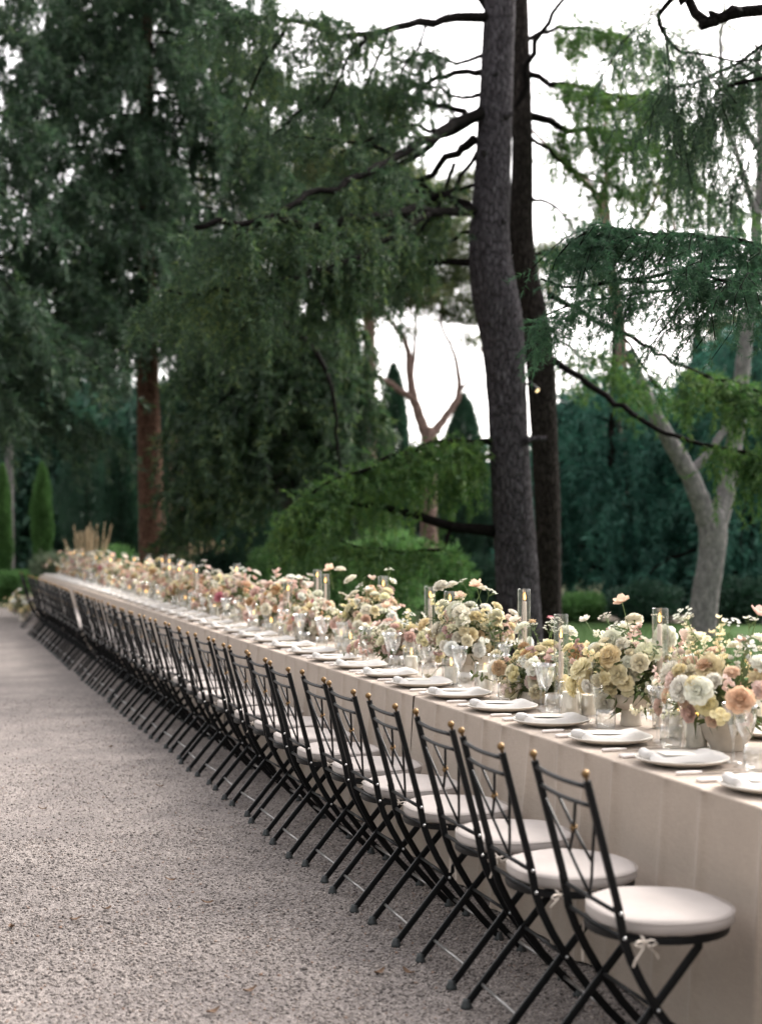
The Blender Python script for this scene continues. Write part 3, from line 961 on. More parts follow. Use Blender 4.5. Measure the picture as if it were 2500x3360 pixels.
# ------------------------------------------------------------------ radial cedars: whole crowns
def radial(c, o, Z, xd, y_lo, y_hi, n, L_lo, L_hi, rise, droop_end, rg, **kw):
    h0 = CAM_H + (HOR - y_lo) / FD * Z
    h1 = CAM_H + (HOR - y_hi) / FD * Z
    for i in range(n):
        f = (i + rg.rand()) / n
        h = h0 + (h1 - h0) * f
        L = (L_lo + (L_hi - L_lo) * f) * rg.uniform(0.75, 1.15)
        a = i * 2.399 + rg.uniform(-.4, .4)
        dx, dy = math.cos(a), math.sin(a)
        cx, cyy = gp(xd, Z)
        bx, by = cx - o[0], cyy - o[1]
        pts = [(bx, by, h), (bx + dx * L * .35, by + dy * L * .35, h + rise * L * .35), (bx + dx * L * .7, by + dy * L * .7, h + rise * L * .4 - droop_end * L * .3), (bx + dx * L, by + dy * L, h + rise * L * .3 - droop_end * L)]
        c.bough(pts, 0.02 + 0.012 * L, 0.008, **kw)

# big dark cedar beyond the end of the table
Z5 = 31.0
o5 = gp(332, Z5)
r5 = tree_root('cedar_tree', o5, 'large dense dark cedar with a reddish brown trunk beyond the end of the table')
link('trunk', trunk_mesh('trunk', [(334, 1300, 76), (332, 1200, 62), (328, 1080, 56), (324, 960, 52), (321, 850, 48), (318, 600, 40), (318, 300, 32), (318, -100, 22), (318, -400, 8)], Z5, o5, B['red'], 18, 9), r5)
c5 = Cedar(51, 0.17, 0.034, 13)
radial(c5, o5, Z5, 320, 740, -180, 58, 3.3, 2.5, 0.05, 0.22, np.random.RandomState(5), side=1.25, ds=0.15, droop=0.6, hang=1.0, tw=0.34, ds2=0.14, t0=0.04, strand=.3)
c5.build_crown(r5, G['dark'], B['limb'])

# its neighbour at the left edge
Z6 = 27.0
o6 = gp(-60, Z6)
r6 = tree_root('cedar_tree', o6, 'dark purplish green cedar at the end of the gravel court, beside the red-trunked cedar')
link('trunk', trunk_mesh('trunk', [(-60, 1330, 56), (-60, 1100, 46), (-62, 800, 40), (-62, 400, 30), (-60, 0, 16), (-60, -300, 6)], Z6, o6, B['dark'], 16, 10), r6)
c6 = Cedar(61, 0.18, 0.04, 10)
radial(c6, o6, Z6, -60, 880, -180, 44, 2.8, 0.9, 0.05, 0.25, np.random.RandomState(6), side=1.1, ds=0.15, droop=0.55, hang=0.8, tw=0.3, ds2=0.14, t0=0.1, strand=.25)
c6.build_crown(r6, G['dark'], B['limb'])

# weeping conifer behind the middle of the table
Z7 = 26.5
o7 = gp(620, Z7)
r7 = tree_root('cedar_tree', o7, 'dark weeping cedar with a pale grey trunk foot behind the flowers')
link('trunk', trunk_mesh('trunk', [(622, 1320, 60), (621, 1230, 50), (618, 1150, 44), (616, 1000, 40), (612, 800, 24), (610, 660, 10)], Z7, o7, B['grey'], 18, 11), r7)
c7 = Cedar(71, 0.17, 0.036, 10)
radial(c7, o7, Z7, 614, 1060, 640, 40, 2.0, 1.5, 0.06, 0.40, np.random.RandomState(7), side=1.0, ds=0.14, droop=0.6, hang=0.8, tw=0.28, ds2=0.12, t0=0.1, strand=.3)
c7.bough(S(o7, Z7 - 2.2, (610, 700), (690, 770, -.5), (725, 880, -.7), (735, 1010, -.7)), 0.06, 0.02, bare=True)
c7.build_crown(r7, G['cedar'], B['limb'])

# high boughs filling the top left, hanging over the court
Z8 = 23.0
o8 = gp(150, 30)
# blue-green cedars on the right
for (xd, Z, y0, y1, n, L0, L1, seed, lab) in (
        (1330, 31, 1300, 790, 30, 3.0, 1.3, 81, 'blue-green weeping cedar behind the lawn, just past the paired trunks'),
        (1640, 29, 1310, 700, 34, 3.2, 1.6, 82, 'blue-green layered cedar behind the forked pale tree')):
    o = gp(xd, Z)
    r = tree_root('cedar_tree', o, lab)
    link('trunk', trunk_mesh('trunk', [(xd, 1320, 42), (xd, 1100, 34), (xd, 900, 24), (xd, y1 - 60, 10)], Z, o, B['dark'], 14, seed), r)
    c = Cedar(seed, 0.16, 0.034, 9)
    radial(c, o, Z, xd, y0 - 30, y1, n, L0, L1, 0.1, 0.45, np.random.RandomState(seed), side=1.0, ds=0.13, droop=0.5, hang=0.9, tw=0.28, ds2=0.12, t0=0.12, strand=.4)
    c.build_crown(r, G['blue'], B['limb'])

# ------------------------------------------------------------------ stone pines, far
def cloud_crown(root, o, Z, lumps, mat, ln, wd, dens, seed, name='crown', shell=.55, gap=0.0):
    rg = np.random.RandomState(seed)
    parts = []
    for (x, y, rx, ry, dz) in lumps:
        p = pt(x, y, Z + dz)
        a, b = rx / FD * Z, ry / FD * Z
        n = int(dens * 7 * (a * b + a * a))
        parts.append(cloud(rg, (p.x - o[0], p.y - o[1], p.z), (a, a * .9, b), n, ln, wd, shell))
    V, F = cat_mesh(parts)
    if gap:
        # drop whole tufts so that the sky shows between them
        C = V.reshape(-1, 3, 3)[:, 0]
        q = sum(np.sin(C @ rg.normal(size=3) * f + rg.uniform(0, 6)) for f in (1.6, 2.3, 3.1, 4.3, 5.5))
        V = V.reshape(-1, 3, 3)[q > gap].reshape(-1, 3)
        F = np.arange(len(V)).reshape(-1, 3)
    me = np_mesh(name, V, F)
    me.materials.append(mat)
    link(name, me, root)

Z9 = 40
o9 = gp(928, Z9)
r9 = tree_root('stone_pine', o9, 'stone pine with a pinkish branching trunk against the bright sky, left of the paired trunks')
link('trunk', trunk_mesh('trunk', [(930, 1200, 40), (929, 1050, 36), (928, 940, 32), (926, 925, 20)], Z9, o9, B['pine'], 12, 12), r9)
for i, sp_ in enumerate([[(926, 950, 26, 0), (905, 890, 22, 0), (890, 830, 18, 0), (882, 750, 13, 0), (850, 700, 9, 0), (815, 650, 6, 0)],
                         [(930, 950, 22, 0), (965, 905, 17, .3), (995, 850, 13, .5), (985, 770, 9, .7), (955, 700, 7, .9), (965, 640, 5, 1)],
                         [(900, 870, 15, 0), (850, 835, 13, -.3), (790, 800, 11, -.5), (740, 760, 9, -.8), (700, 700, 6, -1)],
                         [(890, 830, 11, 0), (900, 740, 8, .3), (905, 660, 6, .5), (940, 590, 5, .6)],
                         [(995, 850, 8, .5), (1030, 800, 6, .6), (1050, 730, 4, .8)]]):
    limb_px(r9, o9, Z9, sp_, B['pine'], 20 + i)
cloud_crown(r9, o9, Z9, [(860, 610, 75, 32, 0), (960, 590, 80, 38, 1), (740, 640, 70, 36, -1), (1010, 680, 55, 26, 1), (920, 520, 110, 52, 2), (800, 540, 90, 44, 1), (700, 560, 70, 46, 0), (1010, 520, 80, 50, 1), (870, 460, 100, 50, 2), (960, 440, 80, 44, 3), (1000, 620, 70, 40, 1), (900, 640, 80, 34, 0), (780, 660, 60, 34, 0), (1020, 400, 60, 30, 2)], G['pine'], 0.16, 0.035, 330, 13)

Z10 = 44
o10 = gp(800, Z10)
r10 = tree_root('stone_pine', o10, 'far stone pine with a broad yellow-green crown seen through the cedar limbs')
link('trunk', trunk_mesh('trunk', [(800, 1200, 36), (800, 900, 30), (800, 600, 24), (800, 420, 16)], Z10, o10, B['pine'], 12, 14), r10)
cloud_crown(r10, o10, Z10, [(800, 400, 130, 70, 0), (700, 420, 110, 80, 1), (880, 420, 80, 60, 2), (620, 350, 110, 80, 0), (500, 400, 100, 90, 1), (750, 330, 120, 60, 2)], G['pine'], 0.2, 0.05, 220, 15)

Z11 = 38
o11 = gp(1318, Z11)
r11 = tree_root('stone_pine', o11, 'tall stone pine with a light green crown, right of the paired trunks')
link('trunk', trunk_mesh('trunk', [(1340, 1200, 40), (1345, 900, 34), (1342, 720, 30), (1320, 560, 26), (1312, 470, 22), (1308, 420, 14)], Z11, o11, B['pine'], 12, 16), r11)
for i, sp_ in enumerate([[(1312, 480, 20, 0), (1290, 420, 16, 0), (1240, 370, 12, 0), (1190, 320, 9, 0), (1150, 280, 6, 0)],
                         [(1312, 480, 14, 0), (1312, 380, 11, 0), (1312, 280, 8, 0), (1310, 180, 6, 0)],
                         [(1318, 540, 12, 0), (1400, 470, 10, 0), (1440, 360, 8, 0), (1450, 240, 6, 0)],
                         [(1320, 560, 12, 0), (1460, 500, 9, 0), (1410, 380, 8, 0), (1390, 280, 6, 0)]]):
    limb_px(r11, o11, Z11, sp_, B['pine'], 40 + i)
cloud_crown(r11, o11, Z11, [(1300, 130, 110, 55, 0), (1220, 190, 70, 36, 1), (1400, 170, 90, 50, 1), (1340, 80, 80, 40, 2), (1250, 110, 60, 34, 0), (1470, 220, 70, 40, 1), (1390, 420, 60, 20, 0), (1430, 500, 60, 18, 1), (1180, 250, 60, 40, 0), (1340, 200, 90, 45, 1), (1440, 110, 80, 45, 2), (1230, 330, 50, 26, 1), (1300, 270, 80, 34, 2), (1520, 330, 60, 36, 1), (1560, 120, 90, 60, 2), (1620, 230, 80, 60, 1), (1480, 400, 60, 26, 0), (1360, 340, 60, 24, 0), (1600, 420, 70, 30, 1)], G['pine'], 0.15, 0.03, 200, 17, shell=.8, gap=.35)
cloud_crown(r9, o9, Z9, [(820, 680, 45, 22, 0), (960, 680, 50, 24, 1), (1020, 740, 40, 22, 1), (880, 720, 34, 16, 0), (720, 720, 45, 26, -1), (905, 650, 50, 22, .5), (1045, 680, 40, 26, 1)], G['pine'], .15, .034, 170, 23, 'tip_tufts', .95, 0.0)

Z12 = 46
o12 = gp(1640, Z12)
r12 = tree_root('stone_pine', o12, 'far dark stone pine crown behind the forked pale tree')
link('trunk', trunk_mesh('trunk', [(1640, 1200, 34), (1640, 900, 28), (1640, 760, 20)], Z12, o12, B['pine'], 12, 18), r12)
cloud_crown(r12, o12, Z12, [(1600, 715, 70, 34, 0), (1690, 700, 80, 40, 0), (1560, 760, 50, 24, 0), (1640, 800, 90, 36, 0), (1190, 560, 50, 40, 4), (1180, 640, 36, 40, 4)], G['pine'], 0.18, 0.04, 300, 19)

# ------------------------------------------------------------------ cypresses and clipped columns
def cypress(xd, Z, y_top, y_bot, wd, mat, label, seed, n, ln=0.16, bw=0.03, group=None, name='cypress_tree'):
    o = gp(xd, Z)
    rg = np.random.RandomState(seed)
    r = tree_root(name, o, label, group)
    h0 = max(0.15, CAM_H + (HOR - y_bot) / FD * Z)
    h1 = CAM_H + (HOR - y_top) / FD * Z
    R = wd / 2 / FD * Z
    mb = MB()
    mb.tube([(0, 0, -0.05), (0, 0, h0 + .3), (0, 0, h1 * .8)], [R * .22, R * .18, .02], 8)
    link('trunk', mb.mesh('trunk', B['dark']), r)
    f = rg.rand(n)
    prof = np.sin(PI * np.clip(f * .93 + .09, 0, 1)) ** 0.55 * (1 - f * .25)
    a = rg.uniform(0, 2 * PI, n)
    lump = 1 + .14 * np.sin(a * 3 + f * 9) + .1 * np.sin(a * 5 - f * 17 + 1)
    rr = R * prof * lump * (1 - .5 * rg.rand(n) ** 2)
    P = np.stack([rr * np.cos(a), rr * np.sin(a), h0 + f * (h1 - h0)], 1)
    D = unit(np.stack([np.cos(a) * .6, np.sin(a) * .6, np.full(n, 1.0)], 1) + rg.normal(size=(n, 3)) * .35)
    V, F = blades(P, D, ln * rg.uniform(.6, 1.3, n), bw * rg.uniform(.7, 1.3, n), rg)
    me = np_mesh('crown', V, F)
    me.materials.append(mat)
    link('crown', me, r)

cypress(742, 46, 590, 1230, 110, G['cypress'], 'broad dark cypress left of the branching pine trunk', 91, 26000, .2, .05)
cypress(853, 48, 795, 1230, 84, G['cypress'], 'dark cypress standing under the branching pine limbs', 92, 18000, .2, .05)
cypress(1005, 50, 860, 1230, 110, G['cypress'], 'low wide cypress between the pine trunk and the bent cedar', 93, 16000, .2, .05)
cypress(1512, 44, 700, 1230, 44, G['cypress'], 'thin far cypress between the limbs of the forked tree', 94, 10000, .2, .05)
cypress(430, 38, 830, 1260, 90, G['cypress'], 'dark blue cypress right of the red-trunked cedar', 95, 20000)
cypress(540, 40, 900, 1260, 110, G['cypress'], 'wide dark cypress left of the pale trunk foot', 96, 20000)
cypress(190, 42, 900, 1260, 130, G['cypress'], 'wide dark cypress behind the clipped green columns', 97, 20000)
cypress(262, 40, 930, 1250, 80, G['cypress'], 'dark cypress directly left of the red trunk', 98, 16000)
cypress(92, 35, 1008, 1215, 48, G['shrub'], 'slim clipped juniper column tapering to a point by the court', 99, 16000, .08, .02, name='juniper_column')
cypress(6, 34, 1010, 1262, 44, G['shrub'], 'slim juniper column beside a thin pale trunk at the court end', 100, 16000, .08, .02, name='juniper_column')

# thin trunks at the end of the court
for (xd, Z, top, wd, bk, lab) in ((24, 37, 850, 17, 'grey', 'thin pale grey trunk between the two juniper columns'),
                                  (388, 37, 900, 40, 'tan', 'tan scaly palm-like trunk behind the reddish cedar trunk')):
    o = gp(xd, Z)
    r = tree_root('bare_trunk_tree', o, lab)
    link('trunk', trunk_mesh('trunk', [(xd, 1290, wd * 1.15), (xd - 1, 1150, wd), (xd - 3, 1000, wd * .95), (xd - 5, top, wd * .85)], Z, o, B[bk], 12, 7), r)
    cloud_crown(r, o, Z, [(xd - 5, top - 20, 70, 50, 0), (xd + 30, top - 60, 60, 50, 0)], G['cypress'], .2, .04, 300, 77)

# ------------------------------------------------------------------ shrubs and plume grasses
def shrub(xd, Z, y_top, wd, mat, label, seed, n, ln, bw, group=None):
    o = gp(xd, Z)
    rg = np.random.RandomState(seed)
    r = tree_root('shrub', o, label, group, 'shrub')
    h = max(.3, CAM_H + (HOR - y_top) / FD * Z)
    R = wd / 2 / FD * Z
    mb = MB()
    for k in range(5):
        a = k * 1.3
        mb.tube([(0, 0, -.03), (R * .25 * math.cos(a), R * .25 * math.sin(a), h * .3), (R * .5 * math.cos(a), R * .5 * math.sin(a), h * .65)], [.025, .018, .008], 5)
    link('stems', mb.mesh('stems', B['limb']), r)
    parts = [cloud(rg, (0, 0, h * .5), (R * .85, R * .8, h * .5), n // 2, ln, bw, .5, .3)]
    for k in range(4):
        a = rg.uniform(0, 2 * PI)
        parts.append(cloud(rg, (R * .5 * math.cos(a), R * .5 * math.sin(a), h * rg.uniform(.3, .65)), (R * .5, R * .5, h * .35), n // 8, ln, bw, .5, .3))
    V, F = cat_mesh(parts)
    me = np_mesh('foliage', V, F)
    me.materials.append(mat)
    link('foliage', me, r)

shrub(20, 33.5, 1238, 110, G['shrub'], 'round bright green shrub at the edge of the gravel court', 111, 9000, .09, .03)
shrub(130, 34.5, 1196, 130, G['sage'], 'loose grey-green shrub beside the clipped juniper column', 112, 9000, .12, .02)
shrub(250, 33, 1190, 120, G['shrub'], 'low green shrub just beyond the table end', 113, 7000, .1, .03)
for i, (x, Z, yt, wd, mt, lb) in enumerate([(580, 24.5, 1195, 110, 'shrub', 'bright green shrub left of the pale trunk foot'), (700, 25, 1180, 150, 'shrub', 'mid green shrub right of the pale trunk foot'),
                                        (830, 23.5, 1140, 200, 'shrub', 'wide light green shrub under the low mossy bough'), (960, 25, 1190, 150, 'shrub', 'green shrub close to the bent cedar trunk'),
                                        (1030, 28, 1210, 130, 'cypress', 'dark green shrub in the shade left of the bent cedar'), (470, 27, 1195, 120, 'cypress', 'dark low shrub between the plume grass and the pale trunk'),
                                        (1400, 25.5, 1265, 170, 'cypress', 'dark rounded shrub at the foot of the blue-green cedar'), (1600, 25.5, 1255, 160, 'cypress', 'dark rounded shrub behind the forked tree'),
                                        (1260, 26, 1290, 130, 'shrub', 'small green shrub beside the sandy path')]):
    shrub(x, Z, yt, wd, G[mt], lb, 120 + i, 9000, .1, .03)

def plume_grass(xd, Z, y_top, wd, label, seed):
    o = gp(xd, Z)
    rg = np.random.RandomState(seed)
    r = tree_root('plume_grass', o, label, None, 'grass clump')
    h = CAM_H + (HOR - y_top) / FD * Z
    R = wd / 2 / FD * Z
    n = 2600
    a = rg.uniform(0, 2 * PI, n)
    q = rg.rand(n) ** .5
    P = np.stack([R * .25 * q * np.cos(a), R * .25 * q * np.sin(a), np.full(n, 0.0)], 1)
    out = np.stack([np.cos(a), np.sin(a), np.zeros(n)], 1)
    L = h * .62 * rg.uniform(.6, 1.1, n)
    segs = []
    sd_ = unit(np.cross(out, (0, 0, 1.0)))
    prevp = P
    lean = rg.uniform(.15, .9, (n, 1))
    for k in range(3):
        d = unit(out * lean * (.5 + .7 * k) + np.array((0, 0, 1.2 - .55 * k)))
        nx = prevp + d * (L / 3)[:, None]
        w0, w1 = .012 * (1 - k / 3.2), .012 * (1 - (k + 1) / 3.2)
        V = np.stack([prevp - sd_ * w0, prevp + sd_ * w0, nx + sd_ * w1, nx - sd_ * w1], 1).reshape(-1, 3)
        F = np.arange(4 * n).reshape(-1, 4)
        segs.append((V, F))
        prevp = nx
    V, F = cat_mesh(segs)
    me = np_mesh('leaves', V, F)
    me.materials.append(G['sage'])
    link('leaves', me, r)
    T0, T1 = [], []
    mb = MB()
    for k in range(34):
        a_ = rg.uniform(0, 2 * PI)
        l = rg.uniform(.1, .42)
        tip = np.array((R * l * 1.6 * math.cos(a_), R * l * 1.6 * math.sin(a_), h * rg.uniform(.78, 1.03)))
        b = np.array((R * .12 * math.cos(a_), R * .12 * math.sin(a_), 0))
        mid = b + (tip - b) * .68
        mb.tube([b, mid], [.004, .003], 3, caps=False)
        for j in range(4):
            T0.append(mid + (tip - mid) * j / 4)
            T1.append(mid + (tip - mid) * (j + 1) / 4)
    link('stalks', mb.mesh('stalks', G['plume']), r)
    V, F = needles_on(T0, T1, 16, .09, .012, rg, .4)
    me = np_mesh('plumes', V, F)
    me.materials.append(G['plume'])
    link('plumes', me, r)

plume_grass(196, 31.5, 1140, 170, 'tall clump of ornamental grass with tan plumes beyond the table end', 131)
plume_grass(438, 29, 1178, 150, 'shorter ornamental grass clump with pale plumes right of the red trunk', 132)

# ------------------------------------------------------------------ far wood (one mass)
def far_wood():
    rg = np.random.RandomState(140)
    parts = []
    def top(x):
        if x < 250: return 770
        if x < 620: return 800
        if x < 790: return 930
        if x < 1060: return 985
        if x < 1250: return 930
        return 850
    for i in range(140):
        x = rg.uniform(-900, 3000)
        Z = rg.uniform(52, 62)
        yt = top(x) + rg.uniform(0, 70)
        hh = CAM_H + (HOR - yt) / FD * Z
        c = gp(x, Z)
        R = rg.uniform(1.6, 3.0)
        parts.append(cloud(rg, (c[0], c[1], hh * .5), (R, R, hh * .52), 1500, .42, .18, .4, .3))
    V, F = cat_mesh(parts)
    me = np_mesh('far_wood', V, F)
    me.materials.append(G['wood'])
    link('far_wood', me, label='far dark green wood closing the garden behind the trees', cat='wood', kind='stuff')
far_wood()

def court_wood():
    # the garden's trees go on round the open court, to the left of it and behind
    rg = np.random.RandomState(160)
    parts = []
    spots = [(-16 - rg.uniform(0, 4), -14 + 3.0 * i) for i in range(15)] + [(-16 + 3.0 * i, -15 - rg.uniform(0, 4)) for i in range(18)] + [(30 + rg.uniform(0, 6), -12 + 3.4 * i) for i in range(12)]
    for (x, y) in spots:
        h = rg.uniform(8, 12)
        R_ = rg.uniform(2.0, 3.0)
        parts.append(cloud(rg, (x, y, h * .52), (R_, R_, h * .5), 1500, .6, .3, .4, .2))
    V, F = cat_mesh(parts)
    me = np_mesh('court_wood', V, F)
    me.materials.append(G['wood'])
    link('court_wood', me, label='dark trees closing the gravel court on its open side', cat='wood', kind='stuff')
court_wood()

def lawn_grass():
    rg = np.random.RandomState(150)
    n = 60000
    P = np.stack([rg.uniform(4.7, 12, n), rg.uniform(6, 23, n), np.full(n, -.005)], 1)
    D = unit(rg.normal(size=(n, 3)) * .35 + np.array((0, 0, 1)))
    V, F = blades(P, D, rg.uniform(.03, .075, n), np.full(n, .008), rg)
    me = np_mesh('lawn_grass', V, F)
    me.materials.append(G['grass'])
    link('lawn_grass', me, label='short green lawn grass behind the table', cat='grass', kind='stuff')
lawn_grass()

# ------------------------------------------------------------------ the long table: trestle tables under six linen cloths
TX0, TX1, TZ = 2.305, 3.305, 0.757
SEAM = [2.325 + 4.338 * i for i in range(7)]
rnd = random.Random(7)

def trestle():
    r = bpy.data.objects.new('banquet_table', None)
    return r
mb = MB()
mb.box((0, 0, 0.735), (0.972, 4.30, 0.03))
top_me = mb.mesh('tabletop', M['wood'], False)
mb = MB()
mb.tube([(0, 0, 0), (0, 0, 0.722)], 0.02, 8)
leg_me = mb.mesh('leg', M['iron'])
for i in range(6):
    yc = (SEAM[i] + SEAM[i + 1]) / 2
    r = link('banquet_table', None, loc=((TX0 + TX1) / 2, yc, 0), label='long wooden trestle table hidden under the beige linen cloths', cat='table', group='tables standing end to end')
    link('tabletop', top_me, r)
    for sx in (-.36, .36):
        for sy in (-1.9, 0, 1.9):
            link('leg', leg_me, r, loc=(sx, sy, 0))

def cloth(i):
    rg = np.random.RandomState(200 + i)
    y0, y1 = SEAM[i] + 0.011, SEAM[i + 1] - 0.011
    L = y1 - y0
    ny = 420 if i < 2 else 240
    ys = np.linspace(y0, y1, ny + 1)
    # profile: near hem -> near edge -> far edge -> far hem, parameters (x, z, side weight)
    prof = []
    for z in np.linspace(0.012, TZ - 0.009, 17):
        prof.append((TX0 - 0.004, z, 1.0 - z / TZ, -1))
    for a in np.linspace(0, PI / 2, 5)[1:]:
        prof.append((TX0 - 0.004 + 0.009 * (1 - math.cos(a)), TZ - 0.009 + 0.009 * math.sin(a), 0.03, -1))
    for x in np.linspace(TX0 + 0.02, TX1 - 0.06, 14):
        prof.append((x, TZ, 0, 0))
    for a in np.linspace(0, PI / 2, 5)[:-1]:
        prof.append((TX1 + 0.004 - 0.022 * (1 - math.sin(a)), TZ - 0.03 + 0.03 * math.cos(a), 0.03, 1))
    for z in np.linspace(TZ - 0.03, 0.012, 12):
        prof.append((TX1 + 0.004, z, 1.0 - z / TZ, 1))
    k = rg.uniform(5, 19, 7)
    ph = rg.uniform(0, 6, 7)
    am = rg.uniform(.3, 1, 7) / (k / 8)
    wave = sum(a * np.sin(q * (ys - y0) + p) for a, q, p in zip(am, k, ph))
    wave = wave / np.abs(wave).max()
    # ironed fold lines, sharp and shallow
    crease = np.zeros_like(ys)
    c = rg.uniform(.05, .25)
    while c < L:
        crease += 0.024 * np.exp(-(np.abs(ys - y0 - c) / 0.022) ** 1.3) * rg.uniform(.5, 1.2)
        c += rg.uniform(.16, .40)
    ede = np.exp(-(ys - y0) / .05) + np.exp(-(y1 - ys) / .05)
    V = []
    for (x, z, wt, s) in prof:
        for j, y in enumerate(ys):
            if s == 0:
                V.append((x, y, z + 0.0006 * math.sin(y * 9 + x * 7)))
            else:
                out = (0.008 + 0.024 * wave[j]) * wt ** .9 + 0.012 * wt + crease[j] * min(1, 0.35 + wt * 1.6) * (1 if wt > .02 else .5)
                if s < 0:
                    out += 0.012 * wt * wt
                yy = y
                if ede[j] > .05:
                    out += 0.006 * ede[j] * wt
                V.append((x + s * out, yy, z))
    npf = len(prof)
    F = [(a * (ny + 1) + b, a * (ny + 1) + b + 1, (a + 1) * (ny + 1) + b + 1, (a + 1) * (ny + 1) + b) for a in range(npf - 1) for b in range(ny)]
    V = np.array(V, dtype=float)
    me = np_mesh('tablecloth', V, F, smooth=True)
    me.materials.append(M['linen'])
    me2 = me
    names = ['first linen cloth with deep plain drape, running on past the first chair', 'beige linen cloth between the first and second seams, with many fine ironed folds',
             'beige linen cloth between the second and third seams of the long table', 'beige linen cloth between the third and fourth seams of the long table',
             'beige linen cloth of the last but one table length', 'beige linen cloth covering the far end of the long table']
    tc_ = link('tablecloth', me2, label=names[i], cat='tablecloth', group='linen cloths along the table')
    if i in (0, 5):
        # the outer ends hang to the ground too
        ye, sg = (y0, -1) if i == 0 else (y1, 1)
        mb = MB()
        mb.grid(lambda u, v: (TX0 - .002 + (TX1 - TX0 + .004) * u + (u - .5) * .06 * v, ye + sg * (.003 + .02 * v + .012 * v * math.sin(u * 23 + i)), TZ - .001 - (TZ - .013) * v), 40, 12)
        link('end_drape', mb.mesh('end_drape', M['linen']), tc_)
for i in range(6):
    cloth(i)

# ------------------------------------------------------------------ folding chairs
def chair_meshes():
    D = {}
    def post(s):
        mb = MB()
        y = s * 0.185
        up = [(-.206, y, .878), (-.16, y, .705), (-.112, y, .525)]
        low = [(-.107, y, .49), (-.100, y, .45), (-.078, y, .39), (-.045, y, .325), (0, y, .25), (.07, y, .155), (.14, y, .075), (.196, y, .018)]
        mb.bar(up, 0.020, 0.021)
        mb.bar([(-.118, y, .545)] + low, 0.024, 0.012)
        return auto_smooth(mb.mesh('back_post', M['iron']))
    D['post'] = [post(-1), post(1)]
    def rear(s):
        mb = MB()
        y = s * 0.163
        mb.bar([(.135, y, .434), (.135, y, .405), (.118, y, .385), (.06, y, .318), (0, y, .25), (-.1, y, .132), (-.196, y, .018)], 0.024, 0.012)
        return auto_smooth(mb.mesh('rear_leg', M['iron']))
    D['rear'] = [rear(-1), rear(1)]
    mb = MB()
    mb.lathe([(.001, -.021), (.0065, -.021), (.0065, -.012), (.009, -.0095), (.0065, -.007), (.012, -.003), (.0165, .004), (.0178, .011), (.0165, .018), (.012, .0245), (.006, .028), (.001, .029)], 16)
    D['finial'] = mb.mesh('finial', M['brass'])
    mb = MB()
    mb.lathe([(.001, 0), (.019, 0), (.02, .005), (.017, .013), (.013, .022), (.012, .03), (.001, .031)], 14)
    D['foot'] = mb.mesh('foot_cap', M['rubber'])
    def P(y, f):
        # point on the back plane: f = 0 at finial centre, 1 at bottom rail
        return Vector((-.21 + .098 * f, y, .893 - .375 * f))
    mb = MB()
    mb.tube([P(-.178 + .356 * i / 8, .085 + .007 * math.sin(PI * i / 8)) + Vector((-.012 * math.sin(PI * i / 8), 0, 0)) for i in range(9)], .0072, 8)
    D['top_rail'] = mb.mesh('top_rail', M['iron'])
    mb = MB()
    mb.tube([P(-.178 + .356 * i / 8, .225 + .006 * math.sin(PI * i / 8)) + Vector((-.012 * math.sin(PI * i / 8), 0, 0)) for i in range(9)], .0066, 8)
    D['cross_rail'] = mb.mesh('cross_rail', M['iron'])
    mb = MB()
    mb.tube([P(-.178, 1.0), P(.178, 1.0)], .0068, 8)
    D['bottom_rail'] = mb.mesh('bottom_rail', M['iron'])
    def lat(pl, r=.0046):
        mb = MB()
        mb.tube([P(y, f) for y, f in pl], r, 6)
        return mb.mesh('lattice_bar', M['iron'])
    D['lattice'] = []
    for s in (-1, 1):
        D['lattice'].append(lat([(s * .172, .33), (s * .095, .62), (s * .045, .82), (0, .985)]))
        D['lattice'].append(lat([(s * .062, .245), (s * .02, .40), (0, .47), (-s * .03, .56), (-s * .078, .69)]))
    mb = MB()
    nrm = Vector((-.967, 0, -.25))
    c = P(0, .47)
    for sg in (1, -1):
        q = c + nrm * .004 * sg
        for k in range(6):
            a = k * PI / 3
            mb.ball(q + Vector((0, .007 * math.cos(a), .007 * math.sin(a))), .0042, 6)
        mb.ball(q + nrm * .004 * sg, .0042, 8)
    D['rosette'] = mb.mesh('rosette', M['brass'])
    # seat ring
    mb = MB()
    ring = []
    n = 40
    for k in range(n + 1):
        a = 2 * PI * k / n
        ring.append((.09 + .198 * math.cos(a), .196 * math.sin(a), .436))
    vs, fs = [], []
    for k in range(n):
        a = 2 * PI * k / n
        for (dr, dz) in ((-.008, -.011), (.006, -.011), (.008, 0.0), (.006, .009), (-.008, .009)):
            vs.append((.09 + (.198 + dr) * math.cos(a), (.196 + dr) * math.sin(a), .435 + dz))
    for k in range(n):
        q = (k + 1) % n
        for m in range(5):
            m2 = (m + 1) % 5
            fs.append((k * 5 + m, q * 5 + m, q * 5 + m2, k * 5 + m2))
    mb.add(vs, fs)
    for xx in (-.02, .06, .14, .21):
        hw = math.sqrt(max(0, .196 ** 2 - (xx - .09) ** 2))
        mb.box((xx, 0, .437), (.02, 2 * hw, .005))
    D['seat_ring'] = auto_smooth(mb.mesh('seat_ring', M['iron']))
    mb = MB()
    mb.tube([(-.098, -.19, .447), (-.098, .19, .447)], .007, 8)
    D['seat_axle'] = mb.mesh('seat_axle', M['iron'])
    mb = MB()
    mb.tube([(-.148, -.163, .074), (-.148, .163, .074)], .0058, 8)
    D['stretcher'] = [mb.mesh('stretcher', M['rod'])]
    mb = MB()
    mb.tube([(.147, -.185, .068), (.147, .185, .068)], .0058, 8)
    D['stretcher'].append(mb.mesh('stretcher', M['rod']))
    mb = MB()
    mb.tube([(0, -.178, .25), (0, .178, .25)], .006, 8)
    D['axle'] = mb.mesh('pivot_axle', M['iron'])
    # screw heads
    mb = MB()
    mb.ball((0, 0, 0), .0058, 8)
